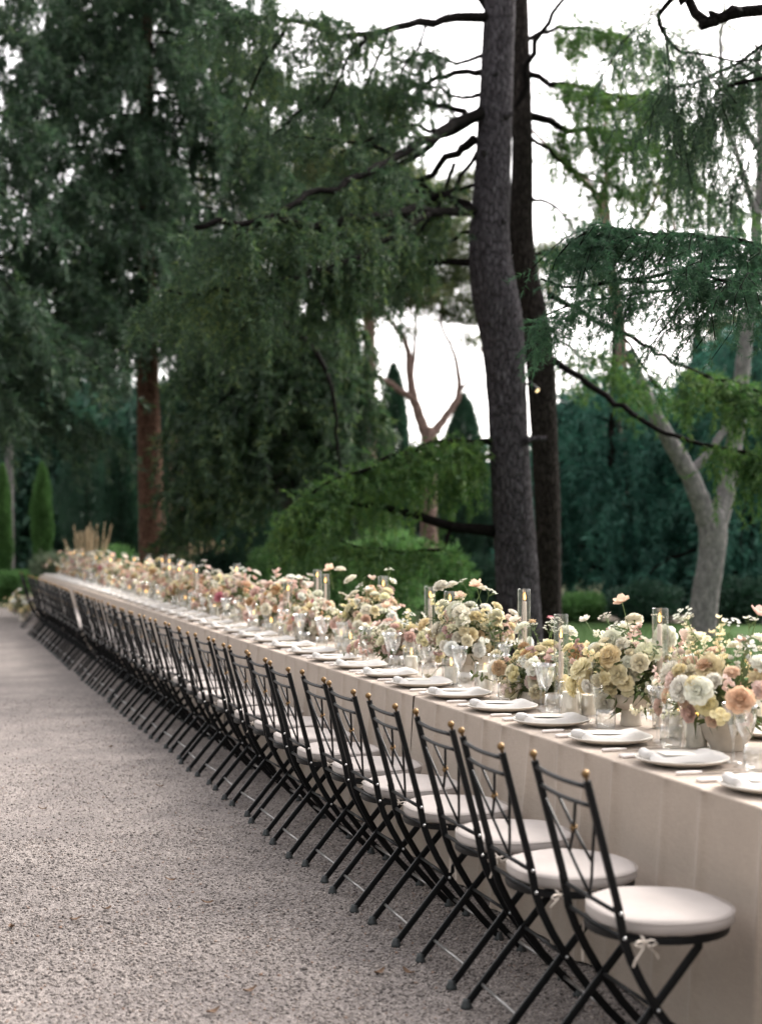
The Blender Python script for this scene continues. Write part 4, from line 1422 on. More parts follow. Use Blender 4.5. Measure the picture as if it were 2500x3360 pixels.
    D['screw'] = mb.mesh('screw', M['steel'])
    # cushions: three slightly different plump discs
    D['cushion'] = []
    for v in range(3):
        rg = random.Random(v)
        mb = MB()
        prof = [(.001, .447), (.10, .4465), (.185, .447), (.198, .450), (.2045, .457), (.206, .466), (.2055, .477), (.201, .4855), (.192, .4895), (.15, .4925), (.1, .4945), (.05, .4955), (.001, .496)]
        n = 48
        vs = []
        p1, p2 = rg.uniform(0, 6), rg.uniform(0, 6)
        for r, z in prof:
            for k in range(n):
                a = 2 * PI * k / n
                f = (abs(math.cos(a)) ** 2.25 + abs(math.sin(a)) ** 2.25) ** (-1 / 2.25)
                if math.cos(a) < -.55:
                    f *= 1 - .10 * (-math.cos(a) - .55)
                f *= 1 + .008 * math.sin(3 * a + p1)
                dz = .0025 * math.sin(2 * a + p2) * (r / .2) + .002 * math.sin(5 * a + p1) * (r / .2) ** 2
                vs.append((.092 + r * f * math.cos(a), r * f * math.sin(a), z + (dz if z > .46 else 0)))
        fs = [(j * n + i, j * n + (i + 1) % n, (j + 1) * n + (i + 1) % n, (j + 1) * n + i) for j in range(len(prof) - 1) for i in range(n)]
        mb.add(vs, fs)
        # piping seam
        mb.tube([(.092 + .2055 * ((abs(math.cos(a)) ** 2.25 + abs(math.sin(a)) ** 2.25) ** (-1 / 2.25)) * (1 - (.10 * (-math.cos(a) - .55) if math.cos(a) < -.55 else 0)) * math.cos(a), .2055 * ((abs(math.cos(a)) ** 2.25 + abs(math.sin(a)) ** 2.25) ** (-1 / 2.25)) * (1 - (.10 * (-math.cos(a) - .55) if math.cos(a) < -.55 else 0)) * math.sin(a), .483) for a in [2 * PI * k / 40 for k in range(41)]], .0018, 4, caps=False)
        D['cushion'].append(mb.mesh('seat_cushion', M['cushion']))
    # ribbon ties: flat strips
    def strip(mb, pts, wdt, side):
        pts = [Vector(p) for p in pts]
        sd_ = Vector(side).normalized() * wdt / 2
        vs = []
        for p in pts:
            vs += [p - sd_, p + sd_]
        fs = [(2 * i, 2 * i + 1, 2 * i + 3, 2 * i + 2) for i in range(len(pts) - 1)]
        mb.add(vs, fs)
    D['ribbon'] = []
    for v, tails in enumerate(((.045, .06), (.16, .03), (.10, .09), (.03, .03))):
        mb = MB()
        mb.ball((0, 0, 0), .007, 8)
        for s in (-1, 1):
            loop = [(0, 0, 0)] + [(-.003 - .006 * math.sin(PI * t), s * (.006 + .03 * math.sin(PI * t * .5) if t < .99 else .0), .010 * math.sin(2 * PI * t * .5 + .4) - .006 * t * 2) for t in (.2, .45, .7)] + [(-.004, s * .018, -.010), (0, 0, -.002)]
            if v != 1:
                strip(mb, loop, .007, (1, .2, .6))
            l = tails[0] if s < 0 else tails[1]
            strip(mb, [(0, 0, 0), (-.006, s * .010, -l * .3), (-.009, s * (.014 if v == 1 else .03), -l * .7), (-.007, s * (.012 if v == 1 else .036), -l)], .007, (.5, 1, .1))
        strip(mb, [(.02, 0, .012), (.008, 0, .008), (0, 0, 0)], .007, (0, 1, 0))
        D['ribbon'].append(mb.mesh('ribbon_tie', M['ribbon'], False))
    return D

CH = chair_meshes()

def make_chair(y, rz, k, label, group, ribbon=0, dx=0):
    r = link('folding_chair', None, loc=(1.92 + dx, y, 0), rz=rz, label=label, cat='chair', group=group)
    for i, s in enumerate((-1, 1)):
        p = link('back_post', CH['post'][i], r)
        f = link('finial', CH['finial'], p, loc=(-.2088, s * .185, .891))
        f.scale = (.66, .66, .66)
        f.rotation_euler = (0, rad(-14.6), 0)
        f = link('foot_cap', CH['foot'], p, loc=(.200, s * .185, 0.0))
        p = link('rear_leg', CH['rear'][i], r)
        f = link('foot_cap', CH['foot'], p, loc=(-.200, s * .163, 0.0))
        for q in ((-.112, .52), (-.100, .452), (0, .25)):
            link('screw', CH['screw'], r, loc=(q[0], s * (.1935 if q[1] < .5 else .1965), q[1]))
        c = link('ribbon_tie', CH['ribbon'][ribbon if s < 0 else (ribbon + 1) % 4], r)
        c.location = (-.03 + rnd.uniform(-.02, .03), s * .203, .442)
        c.rotation_euler = (0, 0, -s * PI / 2 + rnd.uniform(-.3, .3))
        c.scale = (1.05, 1.05, 1.05) if k < 4 else (.9, .9, .9)
    for nm, key in (('top_rail', 'top_rail'), ('cross_rail', 'cross_rail'), ('bottom_rail', 'bottom_rail'), ('rosette', 'rosette'), ('seat_ring', 'seat_ring'), ('seat_axle', 'seat_axle'), ('pivot_axle', 'axle')):
        link(nm, CH[key], r)
    for m in CH['lattice']:
        link('lattice_bar', m, r)
    for m in CH['stretcher']:
        link('stretcher', m, r)
    cu = link('seat_cushion', CH['cushion'][k % 3], r, loc=(rnd.uniform(-.004, .006), rnd.uniform(-.006, .006), 0))
    return r

ORD = ['first', 'second', 'third', 'fourth', 'fifth', 'sixth', 'seventh', 'eighth', 'ninth', 'tenth', 'eleventh', 'twelfth', 'thirteenth', 'fourteenth']
GEN = 'black iron folding chair in the tight row beyond the fourteenth chair'
for k in range(37):
    y = 3.73 + .53 * k
    lab = GEN
    rib = [0, 3, 0, 3, 1, 3, 3, 3, 2][k % 9]
    if k == 0:
        lab, rib = 'first black folding chair of the row, its cushion tied with a small ivory bow', 0
    if k == 3:
        lab, rib = 'black folding chair with one long ribbon end hanging below its seat', 1
    if 0 < k < 14 and k != 3:
        lab = '%s black folding chair with brass finials, counted from the bow-tied first chair' % ORD[k]
    if k == 4:
        rib = 3
    make_chair(y + rnd.uniform(-.016, .016), rnd.uniform(-.045, .045), k, lab, 'chairs along the table', rib, rnd.uniform(-.02, .016))
make_chair(3.73 + .53 * 39.4, .03, 2, 'last black folding chair, standing apart at the far end of the row', 'chairs along the table', 3)

# ------------------------------------------------------------------ place settings
def plate_mesh():
    mb = MB()
    mb.lathe([(.001, .0), (.085, .0), (.088, .003), (.10, .006), (.135, .014), (.156, .023), (.1585, .0255), (.158, .0285), (.153, .0285), (.135, .0235), (.11, .0175), (.098, .0155), (.09, .0145), (.001, .0145)], 40)
    return mb.mesh('charger_plate', M['stoneware'])
def napkin_mesh(v):
    rg = random.Random(300 + v)
    mb = MB()
    a0 = rg.uniform(0, 6)
    def fn(u, w_):
        # u along X from table edge to centre, w_ across
        x = -.135 + .27 * u
        hw = .072 + .008 * math.sin(u * 5 + a0) + (.02 * max(0, u - .6))
        y = (w_ - .5) * 2 * hw
        z = .015 + .006 * math.sin(w_ * PI) + .002 * math.sin(u * 9 + w_ * 4 + a0)
        z += .016 * math.exp(-((u - .82) / .12) ** 2) * (1 - .7 * abs(w_ - .45))
        if u < .16:
            z += .014 * math.sin(PI * u / .16)
        z = .002 + (z - .002) * min(1, 7 * min(w_, 1 - w_)) ** .5
        return (x, y, z)
    mb.grid(fn, 22, 14)
    def fn2(u, w_):
        p = fn(u, w_)
        return (p[0], p[1], .001 + .35 * max(0, p[2] - .03))
    mb.grid(lambda u, w_: fn2(u, 1 - w_), 22, 14)
    # rolled end and folded skirt
    mb.tube([(-.128, -.05 + .1 * i / 6, .021 + .002 * math.sin(i + a0)) for i in range(7)], [.014, .018, .019, .0185, .019, .018, .013], 10)
    me = mb.mesh('napkin', M['napkin'])
    return me
PLATE = plate_mesh()
NAP = [napkin_mesh(v) for v in range(4)]
mb = MB()
mb.box((0, 0, .001), (.12, .075, .002))
CARD = mb.mesh('menu_card', M['card'], False)
def cutlery(kind):
    r = {}
    mb = MB()
    mb.tube([(-.115, 0, .006), (-.11, 0, .006), (-.06, 0, .0065), (-.02, 0, .006)], [.004, .0065, .0062, .0045], 8)
    r['handle'] = mb.mesh('handle', M['pearl'])
    mb = MB()
    if kind == 'fork':
        mb.tube([(-.02, 0, .006), (.03, 0, .006), (.05, 0, .006)], [.003, .0025, .005], 6)
        mb.box((.06, 0, .0055), (.02, .018, .002))
        for t in (-.0075, -.0025, .0025, .0075):
            mb.box((.09, t, .006), (.045, .002, .0018))
    else:
        mb.box((.045, 0, .006), (.13, .015, .0018))
        mb.box((.115, -.002, .006), (.012, .010, .0018))
    r['head'] = mb.mesh('fork_head' if kind == 'fork' else 'knife_blade', M['silver'], False)
    return r
FORK, KNIFE = cutlery('fork'), cutlery('knife')

def goblet_mesh():
    mb = MB()
    mb.lathe([(.036, .0), (.035, .003), (.012, .006), (.0048, .012), (.0042, .05), (.0045, .085), (.008, .097), (.022, .118), (.034, .15), (.041, .19), (.0425, .21), (.0415, .21), (.040, .19), (.033, .15), (.021, .12), (.001, .101)], 22)
    return mb.mesh('wine_glass', M['glass'])
def trumpet_mesh():
    mb = MB()
    mb.lathe([(.033, .0), (.032, .003), (.010, .006), (.0045, .012), (.004, .06), (.0045, .075), (.010, .10), (.021, .14), (.033, .18), (.041, .205), (.0402, .205), (.032, .18), (.020, .14), (.009, .102), (.001, .083)], 22)
    return mb.mesh('cocktail_glass', M['glass'])
def tumbler_mesh():
    mb = MB()
    mb.lathe([(.001, .001), (.030, .0), (.036, .006), (.040, .03), (.041, .055), (.038, .085), (.0368, .085), (.0395, .055), (.0385, .03), (.034, .009), (.001, .008)], 22)
    return mb.mesh('tumbler', M['glass'])
GOB, TRU, TUM = goblet_mesh(), trumpet_mesh(), tumbler_mesh()

ORD = ['first', 'second', 'third', 'fourth', 'fifth', 'sixth', 'seventh', 'eighth', 'ninth', 'tenth', 'eleventh', 'twelfth', 'thirteenth', 'fourteenth']

def put_set(y, far=False, small=False, num=None):
    s = -1 if far else 1
    X = (lambda d: TX1 - d) if far else (lambda d: TX0 + d)
    rz0 = PI if far else 0
    side = 'opposite the chairs' if far else 'beyond the tenth chair'
    if num is not None and 0 <= num < 10:
        side = 'facing the %s chair' % ORD[num]
    elif num is not None and num < 0:
        side = 'before the first chair'
    gsuf = 'far side' if far else 'chair side'
    j = lambda a: rnd.uniform(-a, a)
    p = (X(.172), y + j(.008))
    link('charger_plate', PLATE, loc=(*p, TZ + .0005), label='wide shallow stoneware plate with upturned rim, set %s' % side, cat='plate', group='plates on the ' + gsuf)
    link('napkin', NAP[rnd.randrange(4)], loc=(p[0] + .004, p[1], TZ + .0155), rz=rz0 + j(.12) - .12 * s, label='white cotton napkin with rolled end folded on the plate %s' % side, cat='napkin', group='napkins on the ' + gsuf)
    c = link('menu_card', CARD, loc=(p[0] - .016 * s, p[1] + .004, TZ + .0378), rz=rz0 + j(.06) - .1 * s, label='small cream menu card lying on the napkin %s' % side, cat='card', group='menu cards on the ' + gsuf)
    c.rotation_euler = (j(.03), rad(2) * s, c.rotation_euler[2])
    if not small:
        for q, (dy, kit, nm, lb) in enumerate(((.205, FORK, 'fork', 'outer'), (.185, FORK, 'fork', 'inner'), (-.195, KNIFE, 'knife', ''))):
            if nm == 'fork':
                t = 'pearl handled %s fork beside the plate %s' % (lb, side)
            else:
                t = 'pearl handled silver knife beside the plate %s' % side
            r = link(nm, None, loc=(X(.155), y + dy * s + j(.004), TZ + .001), rz=rz0 + j(.04), label=t, cat=nm, group=(lb + ' ' + nm + 's on the ' + gsuf).strip())
            link('handle', kit['handle'], r)
            link('fork_head' if nm == 'fork' else 'knife_blade', kit['head'], r)
    link('wine_glass', GOB, loc=(X(.345 + j(.015)), y - s * (.11 + j(.01)), TZ + .001), label='clear stemmed wine glass behind the plate %s' % side, cat='glass', group='wine glasses on the ' + gsuf)
    link('cocktail_glass', TRU, loc=(X(.35 + j(.015)), y - s * (.02 + j(.01)), TZ + .001), label='clear flaring stemmed glass behind the plate %s' % side, cat='glass', group='flaring glasses on the ' + gsuf)
    link('tumbler', TUM, loc=(X(.325 + j(.012)), y - s * (.20 + j(.01)), TZ + .001), label='clear stemless tumbler behind the plate %s' % side, cat='glass', group='tumblers on the ' + gsuf)

for k in range(-3, 44):
    y = 4.93 + .53 * k
    if y > 28.1:
        break
    put_set(y, False, k > 22, k + 2)
for k in range(-3, 16):
    put_set(4.93 + .53 * k, True, k > 4)

# ------------------------------------------------------------------ flowers
def petal(mb, base, out, up, ln, wd, cup, curl, nu=3, nv=4, ruf=0.0, ph=0.0):
    """one petal: starts at base, runs outwards along out/up, cupped across"""
    side = out.cross(up).normalized()
    def fn(u, v):
        wv = wd * (math.sin(PI * min(.97, .12 + v * .8)) ** .65)
        a = (u - .5) * 2
        z = up * (math.sin(v * curl) / max(curl, .01) * ln) if False else Vector((0, 0, 0))
        ang = v * curl
        # arc in the out/up plane
        if abs(curl) > .05:
            ox = (math.sin(ang)) / curl * ln
            uz = (1 - math.cos(ang)) / curl * ln
        else:
            ox, uz = v * ln, 0
        p = base + out * ox + up * uz + side * (a * wv) + up * (cup * a * a * wd)
        if ruf:
            p += up * (ruf * math.sin(a * 7 + ph) * v) + out * (ruf * .7 * math.sin(a * 5 + ph * 2) * v)
        return p
    mb.grid(fn, nu, nv)

def rose_mesh(seed, layers, openness, name):
    rg = random.Random(seed)
    mb = MB()
    # unit flower, radius about 1
    for li in range(layers):
        f = li / max(1, layers - 1)            # 0 centre, 1 outside
        n = 4 + int(4 * f)
        for k in range(n):
            a = 2 * PI * (k + rg.uniform(-.15, .15)) / n + li * 1.1
            tilt = (1 - f) * 1.45 + f * openness   # radians above horizontal
            r0 = .06 + .16 * f
            base = Vector((r0 * math.cos(a), r0 * math.sin(a), -.25 + .1 * (1 - f)))
            o = Vector((math.cos(a), math.sin(a), 0))
            out = (o * math.cos(tilt) + Vector((0, 0, 1)) * math.sin(tilt)).normalized()
            up = (Vector((0, 0, 1)) * math.cos(tilt) - o * math.sin(tilt)).normalized()
            petal(mb, base, out, up, .62 + .38 * f, .22 + .34 * f, .35, .55 - .75 * f + rg.uniform(-.2, .2), 3, 4)
    mb.mi = 1
    mb.tube([(0, 0, -.2), (0, 0, -.75)], [.07, .05], 5, caps=False)
    return mb.mesh(name, [M['petal'], M['stem']])

def carnation_mesh(seed):
    rg = random.Random(seed)
    mb = MB()
    for li in range(6):
        f = li / 5
        n = 5 + li
        for k in range(n):
            a = 2 * PI * (k + rg.uniform(-.3, .3)) / n + li
            tilt = (1 - f) * 1.35 + f * .05
            o = Vector((math.cos(a), math.sin(a), 0))
            out = (o * math.cos(tilt) + Vector((0, 0, 1)) * math.sin(tilt)).normalized()
            up = (Vector((0, 0, 1)) * math.cos(tilt) - o * math.sin(tilt)).normalized()
            petal(mb, Vector((0, 0, -.3)), out, up, .85 + .15 * f, .26 + .1 * f, .1, .3 * rg.uniform(-1, 1), 5, 3, .09, rg.uniform(0, 6))
    mb.mi = 1
    mb.tube([(0, 0, -.25), (0, 0, -.8)], [.12, .05], 5, caps=False)
    return mb.mesh('carnation', [M['petal'], M['stem']])

def poppy_mesh(seed, stem):
    rg = random.Random(seed)
    mb = MB()
    for li in range(2):
        n = 4 if li == 0 else 3
        for k in range(n):
            a = 2 * PI * (k + rg.uniform(-.12, .12)) / n + li * .7
            tilt = rg.uniform(.1, .55) + .3 * (1 - li)
            o = Vector((math.cos(a), math.sin(a), 0))
            out = (o * math.cos(tilt) + Vector((0, 0, 1)) * math.sin(tilt)).normalized()
            up = (Vector((0, 0, 1)) * math.cos(tilt) - o * math.sin(tilt)).normalized()
            petal(mb, Vector((0, 0, 0)), out, up, 1.0, .46, .25, rg.uniform(-.2, .5), 4, 4, .03, rg.uniform(0, 6))
    mb.mi = 2
    mb.ball((0, 0, .1), .14, 8)
    mb.mi = 1
    b = rg.uniform(-.8, .8)
    mb.tube([(0, 0, 0), (.1 * b, .05, -stem * .25), (.35 * b, .2, -stem * .6), (.3 * b, .3, -stem)], [.05, .045, .045, .05], 5, caps=False)
    return mb.mesh('poppy', [M['petal'], M['stem'], M['heart']])

def umbel_mesh(seed, stem):
    rg = random.Random(seed)
    mb = MB()
    heads = []
    for k in range(20):
        a, r = rg.uniform(0, 2 * PI), math.sqrt(rg.random())
        heads.append(Vector((r * math.cos(a), r * math.sin(a), .35 * (1 - r * r) + rg.uniform(-.12, .12))))
    mb.mi = 0
    for h in heads:
        for q in range(5):
            a = q * 2 * PI / 5 + rg.random()
            o = Vector((math.cos(a), math.sin(a), .25)).normalized()
            up = Vector((-.25 * math.cos(a), -.25 * math.sin(a), 1)).normalized()
            petal(mb, h, o, up, .2, .11, .2, .3, 2, 2)
    mb.mi = 1
    for h in heads[::2]:
        mb.tube([h, h * .4 + Vector((0, 0, -.5)), (0, 0, -.9)], .018, 3, caps=False)
    mb.tube([(0, 0, -.85), (.1, .08, -stem * .6), (.05, .2, -stem)], .04, 4, caps=False)
    return mb.mesh('umbel', [M['petal'], M['stem']])

def sprig_mesh(seed):
    rg = random.Random(seed)
    mb = MB()
    mb.tube([(0, 0, -1), (.05, 0, -.3), (.15, .05, .4), (.35, .1, 1.0)], [.025, .02, .016, .01], 4, caps=False)
    for k in range(9):
        t = -.4 + 1.4 * k / 9
        a = k * 2.4
        o = Vector((math.cos(a), math.sin(a), .4)).normalized()
        up = Vector((-.4 * math.cos(a), -.4 * math.sin(a), 1)).normalized()
        petal(mb, Vector((.05 + .12 * max(0, t), .03, t)), o, up, rg.uniform(.3, .5), .11, .2, rg.uniform(-.5, .3), 2, 3)
    return mb.mesh('leaf_sprig', M['sprig'])

def spray_mesh(seed):
    """loose spray of small rounded florets on a twiggy stem"""
    rg = random.Random(seed)
    mb = MB()
    for k in range(8):
        t = k / 7
        c = Vector((rg.uniform(-.3, .3) * (1.2 - t * .5), rg.uniform(-.3, .3), -.5 + 1.4 * t))
        mb.mi = 0
        for q in range(4):
            a = q * PI / 2 + rg.random()
            o = Vector((math.cos(a), math.sin(a), rg.uniform(0, .8))).normalized()
            up = Vector((-.5 * math.cos(a), -.5 * math.sin(a), 1)).normalized()
            petal(mb, c, o, up, .26, .16, .3, .5, 2, 3)
        mb.mi = 1
        mb.tube([c, (0, 0, c.z - .3)], .015, 3, caps=False)
    mb.tube([(0, 0, .8), (0, 0, -1.3)], .02, 4, caps=False)
    return mb.mesh('floret_spray', [M['petal'], M['stem']])

FL = {
    'ranunculus': [rose_mesh(s, 11, .2, 'ranunculus') for s in (1, 2)],
    'rose': [rose_mesh(s, 8, -.05, 'rose') for s in (3, 4, 5)],
    'carnation': [carnation_mesh(s) for s in (6, 7)],
    'poppy': [poppy_mesh(s, 4.2) for s in (8, 9, 10)],
    'umbel': [umbel_mesh(s, 4.0) for s in (11, 12)],
    'leaf_sprig': [sprig_mesh(s) for s in (13, 14)],
    'floret_spray': [spray_mesh(s) for s in (15, 16)],
}
CREAM = [(0.93, 0.86, 0.63), (0.93, 0.87, 0.69), (0.94, 0.90, 0.77), (0.92, 0.82, 0.55)]
WHITE = [(0.94, 0.90, 0.79), (0.95, 0.92, 0.84)]
PEACH = [(0.88, 0.64, 0.46), (0.90, 0.71, 0.56), (0.88, 0.68, 0.56)]
TOFFEE = [(0.60, 0.39, 0.21), (0.68, 0.48, 0.29), (0.72, 0.54, 0.35)]
BLUSH = [(0.90, 0.72, 0.65), (0.90, 0.78, 0.71), (0.80, 0.60, 0.53)]
MAUVE = [(0.36, 0.20, 0.19), (0.50, 0.35, 0.32)]
HONEY = [(0.84, 0.72, 0.48), (0.88, 0.79, 0.57)]
PINK = [(0.68, 0.30, 0.34), (0.70, 0.42, 0.36)]
PALETTE = CREAM * 4 + WHITE * 3 + PEACH * 3 + TOFFEE * 2 + BLUSH * 3 + MAUVE + HONEY * 2

def vase_mesh(kind):
    mb = MB()
    if kind == 'compote':
        mb.lathe([(.001, .0), (.044, .0), (.046, .004), (.042, .02), (.040, .05), (.042, .066), (.07, .078), (.098, .10), (.106, .128), (.104, .133), (.098, .131), (.09, .105), (.06, .085), (.001, .08)], 32)
        h, r = .13, .1
    elif kind == 'bowl':
        mb.lathe([(.001, .0), (.055, .0), (.058, .004), (.06, .012), (.085, .05), (.098, .09), (.102, .118), (.099, .121), (.094, .115), (.08, .055), (.001, .03)], 32)
        h, r = .118, .095
    elif kind == 'low':
        mb.lathe([(.001, .0), (.10, .0), (.106, .004), (.110, .03), (.110, .052), (.106, .054), (.102, .05), (.10, .012), (.001, .01)], 32)
        h, r = .052, .1
    else:
        mb.lathe([(.001, .0), (.062, .0), (.066, .004), (.068, .05), (.068, .085), (.090, .10), (.092, .145), (.088, .148), (.084, .143), (.082, .104), (.06, .088), (.001, .03)], 32)
        h, r = .145, .086
    return auto_smooth(mb.mesh('vase', M['vase']), 55), h, r
VASE = {k: vase_mesh(k) for k in ('compote', 'bowl', 'low', 'urn')}

def arrangement(X, y, kind, label, group, seed, R=.24, H=.26, n=40, tall=5, pal=None, feature=()):
    rg = random.Random(seed)
    pal = pal or PALETTE
    r = link('flower_arrangement', None, loc=(X, y, TZ + .0005), rz=rg.uniform(0, 6), label=label, cat='flowers', group=group)
    rot = -r.rotation_euler[2]
    vm, vh, vr = VASE[kind]
    link('vase', vm, r)
    cz = vh + H * .30
    # leafy heart that holds the blooms
    rgn = np.random.RandomState(seed)
    parts = [cloud(rgn, (0, 0, vh + H * .22), (R * .62, R * .62, H * .42), 420, .06, .022, .9, .2)]
    V, F = cat_mesh(parts)
    me = np_mesh('greenery', V, F)
    me.materials.append(M['sprig'])
    link('greenery', me, r)
    def put(kindf, p, nrm, s, col, tilt=.25):
        m = rg.choice(FL[kindf])
        nv = (Vector(nrm) + Vector((rg.uniform(-tilt, tilt), rg.uniform(-tilt, tilt), rg.uniform(-tilt, tilt)))).normalized()
        o = link(kindf, m, r, loc=p)
        q = nv.to_track_quat('Z', 'Y')
        o.rotation_euler = (q.to_matrix() @ Matrix.Rotation(rg.uniform(0, 6.28), 3, 'Z')).to_euler()
        o.scale = (s, s, s * rg.uniform(.85, 1.1))
        sh = rg.uniform(.92, 1.08)
        cc = tuple(min(.94, max(.02, c * sh)) for c in col)
        o.color = (*cc, 1)
        return o
    n = int(n * 2.0)
    for i in range(n):
        f = (i + .5) / n
        z = 1 - f * 1.42
        a = i * 2.39996 + rg.uniform(-.25, .25)
        q = math.sqrt(max(0, 1 - z * z))
        k = rg.uniform(.62, 1.02) if rg.random() < .72 else rg.uniform(1.0, 1.3)
        bulge = 1 + .26 * math.sin(a * 2 + seed) + .14 * math.sin(a * 3 + 2 * seed)
        d = Vector((q * math.cos(a), q * math.sin(a), z))
        p = Vector((d.x * R * k * bulge, d.y * R * k * bulge, cz + d.z * H * .62 * k))
        if p.z < .03:
            p.z = .03
        t = rg.random()
        col = rg.choice(pal)
        if t < .24:
            put('ranunculus', p, (d.x, d.y, d.z + .25), rg.uniform(.024, .036), col)
        elif t < .40:
            put('rose', p, (d.x, d.y, d.z + .2), rg.uniform(.028, .046), col)
        elif t < .58:
            put('carnation', p, (d.x, d.y, d.z + .2), rg.uniform(.024, .040), col)
        elif t < .88:
            put('floret_spray', p, (d.x, d.y, d.z + .4), rg.uniform(.05, .075), rg.choice(WHITE + BLUSH + CREAM + MAUVE[1:]))
        else:
            put('leaf_sprig', p * 1.02, (d.x, d.y, d.z + .3), rg.uniform(.05, .08), (1, 1, 1))
    for i in range(tall + 4):
        a = rg.uniform(0, 6.28)
        q = rg.uniform(.2, .85) * R
        z = cz + H * .62 + rg.uniform(-.03, .13)
        t = rg.random()
        nrm = (math.cos(a) * .5, math.sin(a) * .5, 1)
        if t < .28:
            put('poppy', (q * math.cos(a), q * math.sin(a), z), nrm, rg.uniform(.034, .044), rg.choice(PEACH + BLUSH + WHITE))
        elif t < .68:
            put('umbel', (q * math.cos(a), q * math.sin(a), z), nrm, rg.uniform(.03, .04), rg.choice(WHITE))
        else:
            put('ranunculus', (q * math.cos(a), q * math.sin(a), z - .02), nrm, rg.uniform(.03, .038), rg.choice(WHITE + CREAM))
    rm = Matrix.Rotation(rot, 3, 'Z')
    for (kindf, dx, dy, dz, s, col, nr) in feature:   # offsets in table axes
        p = rm @ Vector((dx, dy, dz))
        put(kindf, p, rm @ Vector(nr), s * .8, col, .05)
    return r

CAMV = Vector((-.75, -.65, .1))      # table axes: towards the camera
N1 = (-.75, -.65, .25)
pk = lambda *a: sum(a, [])
arr = []
arrangement(2.80, row_y(2385, 2.80), 'bowl', 'large loose bouquet of peach, honey and blush blooms in a white footed bowl', 'flowers on the table', 401, .28, .28, 56, 3,
            pk(CREAM, PEACH * 3, BLUSH * 3, HONEY * 2, WHITE),
            [('umbel', .06, -.05, .47, .042, WHITE[1], (0, 0, 1)), ('poppy', .17, -.12, .43, .05, PEACH[1], (-.6, -.5, .7)), ('rose', -.06, .10, .40, .05, CREAM[1], (0, 0, 1)),
             ('ranunculus', -.08, -.16, .17, .03, PEACH[2], N1), ('ranunculus', -.13, -.12, .13, .032, PEACH[1], N1), ('ranunculus', -.05, -.20, .14, .03, BLUSH[0], N1), ('rose', -.10, -.05, .30, .06, HONEY[1], N1)])
arrangement(2.79, row_y(2069, 2.79), 'compote', 'tall cream bouquet with a nodding white ranunculus in a pale footed compote', 'flowers on the table', 402, .21, .26, 46, 2,
            pk(CREAM * 4, WHITE * 3, TOFFEE[:1], HONEY),
            [('poppy', -.02, .04, .50, .05, PEACH[1], (-.4, -.3, .9)), ('umbel', .12, .0, .44, .034, WHITE[0], (.2, 0, 1)), ('rose', .12, -.06, .36, .056, CREAM[2], N1), ('ranunculus', -.15, -.06, .10, .044, WHITE[0], (-.6, -.6, .1)),
             ('ranunculus', -.16, -.03, .30, .046, CREAM[1], N1), ('rose', -.08, .0, .35, .056, CREAM[2], N1), ('ranunculus', -.12, -.12, .22, .046, CREAM[0], N1), ('ranunculus', -.05, -.17, .27, .044, CREAM[1], N1), ('poppy', -.14, .13, .42, .035, WHITE[1], (-.2, .4, .6))])
arrangement(2.78, row_y(1775, 2.78), 'low', 'low mound of cream and dusty rose carnations with a toffee rose in a shallow dish', 'flowers on the table', 403, .23, .21, 44, 1,
            pk(CREAM * 3, TOFFEE, BLUSH, HONEY, WHITE),
            [('carnation', -.19, .06, .16, .05, TOFFEE[2], N1), ('carnation', -.15, .0, .06, .06, CREAM[0], N1), ('carnation', -.13, .12, .17, .045, BLUSH[2], N1), ('rose', .12, -.14, .22, .068, TOFFEE[1], (-.8, -.5, .3)),
             ('poppy', .0, .1, .36, .03, TOFFEE[2], (0, 0, 1)), ('umbel', .08, .06, .36, .034, WHITE[0], (0, 0, 1)), ('rose', .14, .0, .33, .05, WHITE[0], (.2, -.3, .8)), ('poppy', .15, .22, .37, .03, PINK[0], (0, 0, 1)), ('poppy', -.02, .26, .36, .045, WHITE[0], (-.3, 0, .8))])
arrangement(2.84, row_y(1547, 2.84), 'urn', 'cream ranunculus bouquet topped by a pale peach poppy in a stepped ceramic urn', 'flowers on the table', 404, .22, .28, 48, 3,
            pk(CREAM * 4, WHITE * 3, HONEY * 2, TOFFEE[2:]),
            [('poppy', .02, -.02, .50, .055, PEACH[1], (-.3, -.3, .9)), ('ranunculus', -.12, .16, .50, .046, WHITE[0], (-.4, -.3, .6)), ('umbel', -.05, .05, .44, .036, WHITE[1], (0, 0, 1)), ('ranunculus', -.10, .18, .38, .05, CREAM[2], N1),
             ('rose', -.09, .02, .37, .06, CREAM[2], N1), ('ranunculus', .1, -.1, .34, .05, CREAM[1], N1), ('rose', -.15, .1, .24, .056, CREAM[1], N1), ('ranunculus', -.16, .0, .22, .048, CREAM[1], N1), ('carnation', -.06, -.12, .24, .05, HONEY[0], N1), ('poppy', -.19, .1, .02, .045, HONEY[1], (-.6, -.3, -.6))])
arrangement(2.80, row_y(1320, 2.80), 'low', 'pale blush and white bouquet spilling from a shallow dish near the first seam', 'flowers on the table', 405, .22, .20, 40, 3, pk(BLUSH * 3, WHITE * 3, CREAM * 2))
arrangement(2.86, row_y(1214, 2.86), 'urn', 'white and cream bouquet with one tall ranunculus in a stepped urn past the first seam', 'flowers on the table', 406, .23, .27, 46, 3, pk(CREAM * 3, WHITE * 3, PEACH, TOFFEE[:1]),
            [('umbel', .12, -.02, .54, .05, WHITE[0], (0, 0, 1)), ('ranunculus', -.10, .12, .48, .052, CREAM[2], (-.5, 0, .8)), ('ranunculus', .04, .12, .40, .045, PEACH[0], N1)])
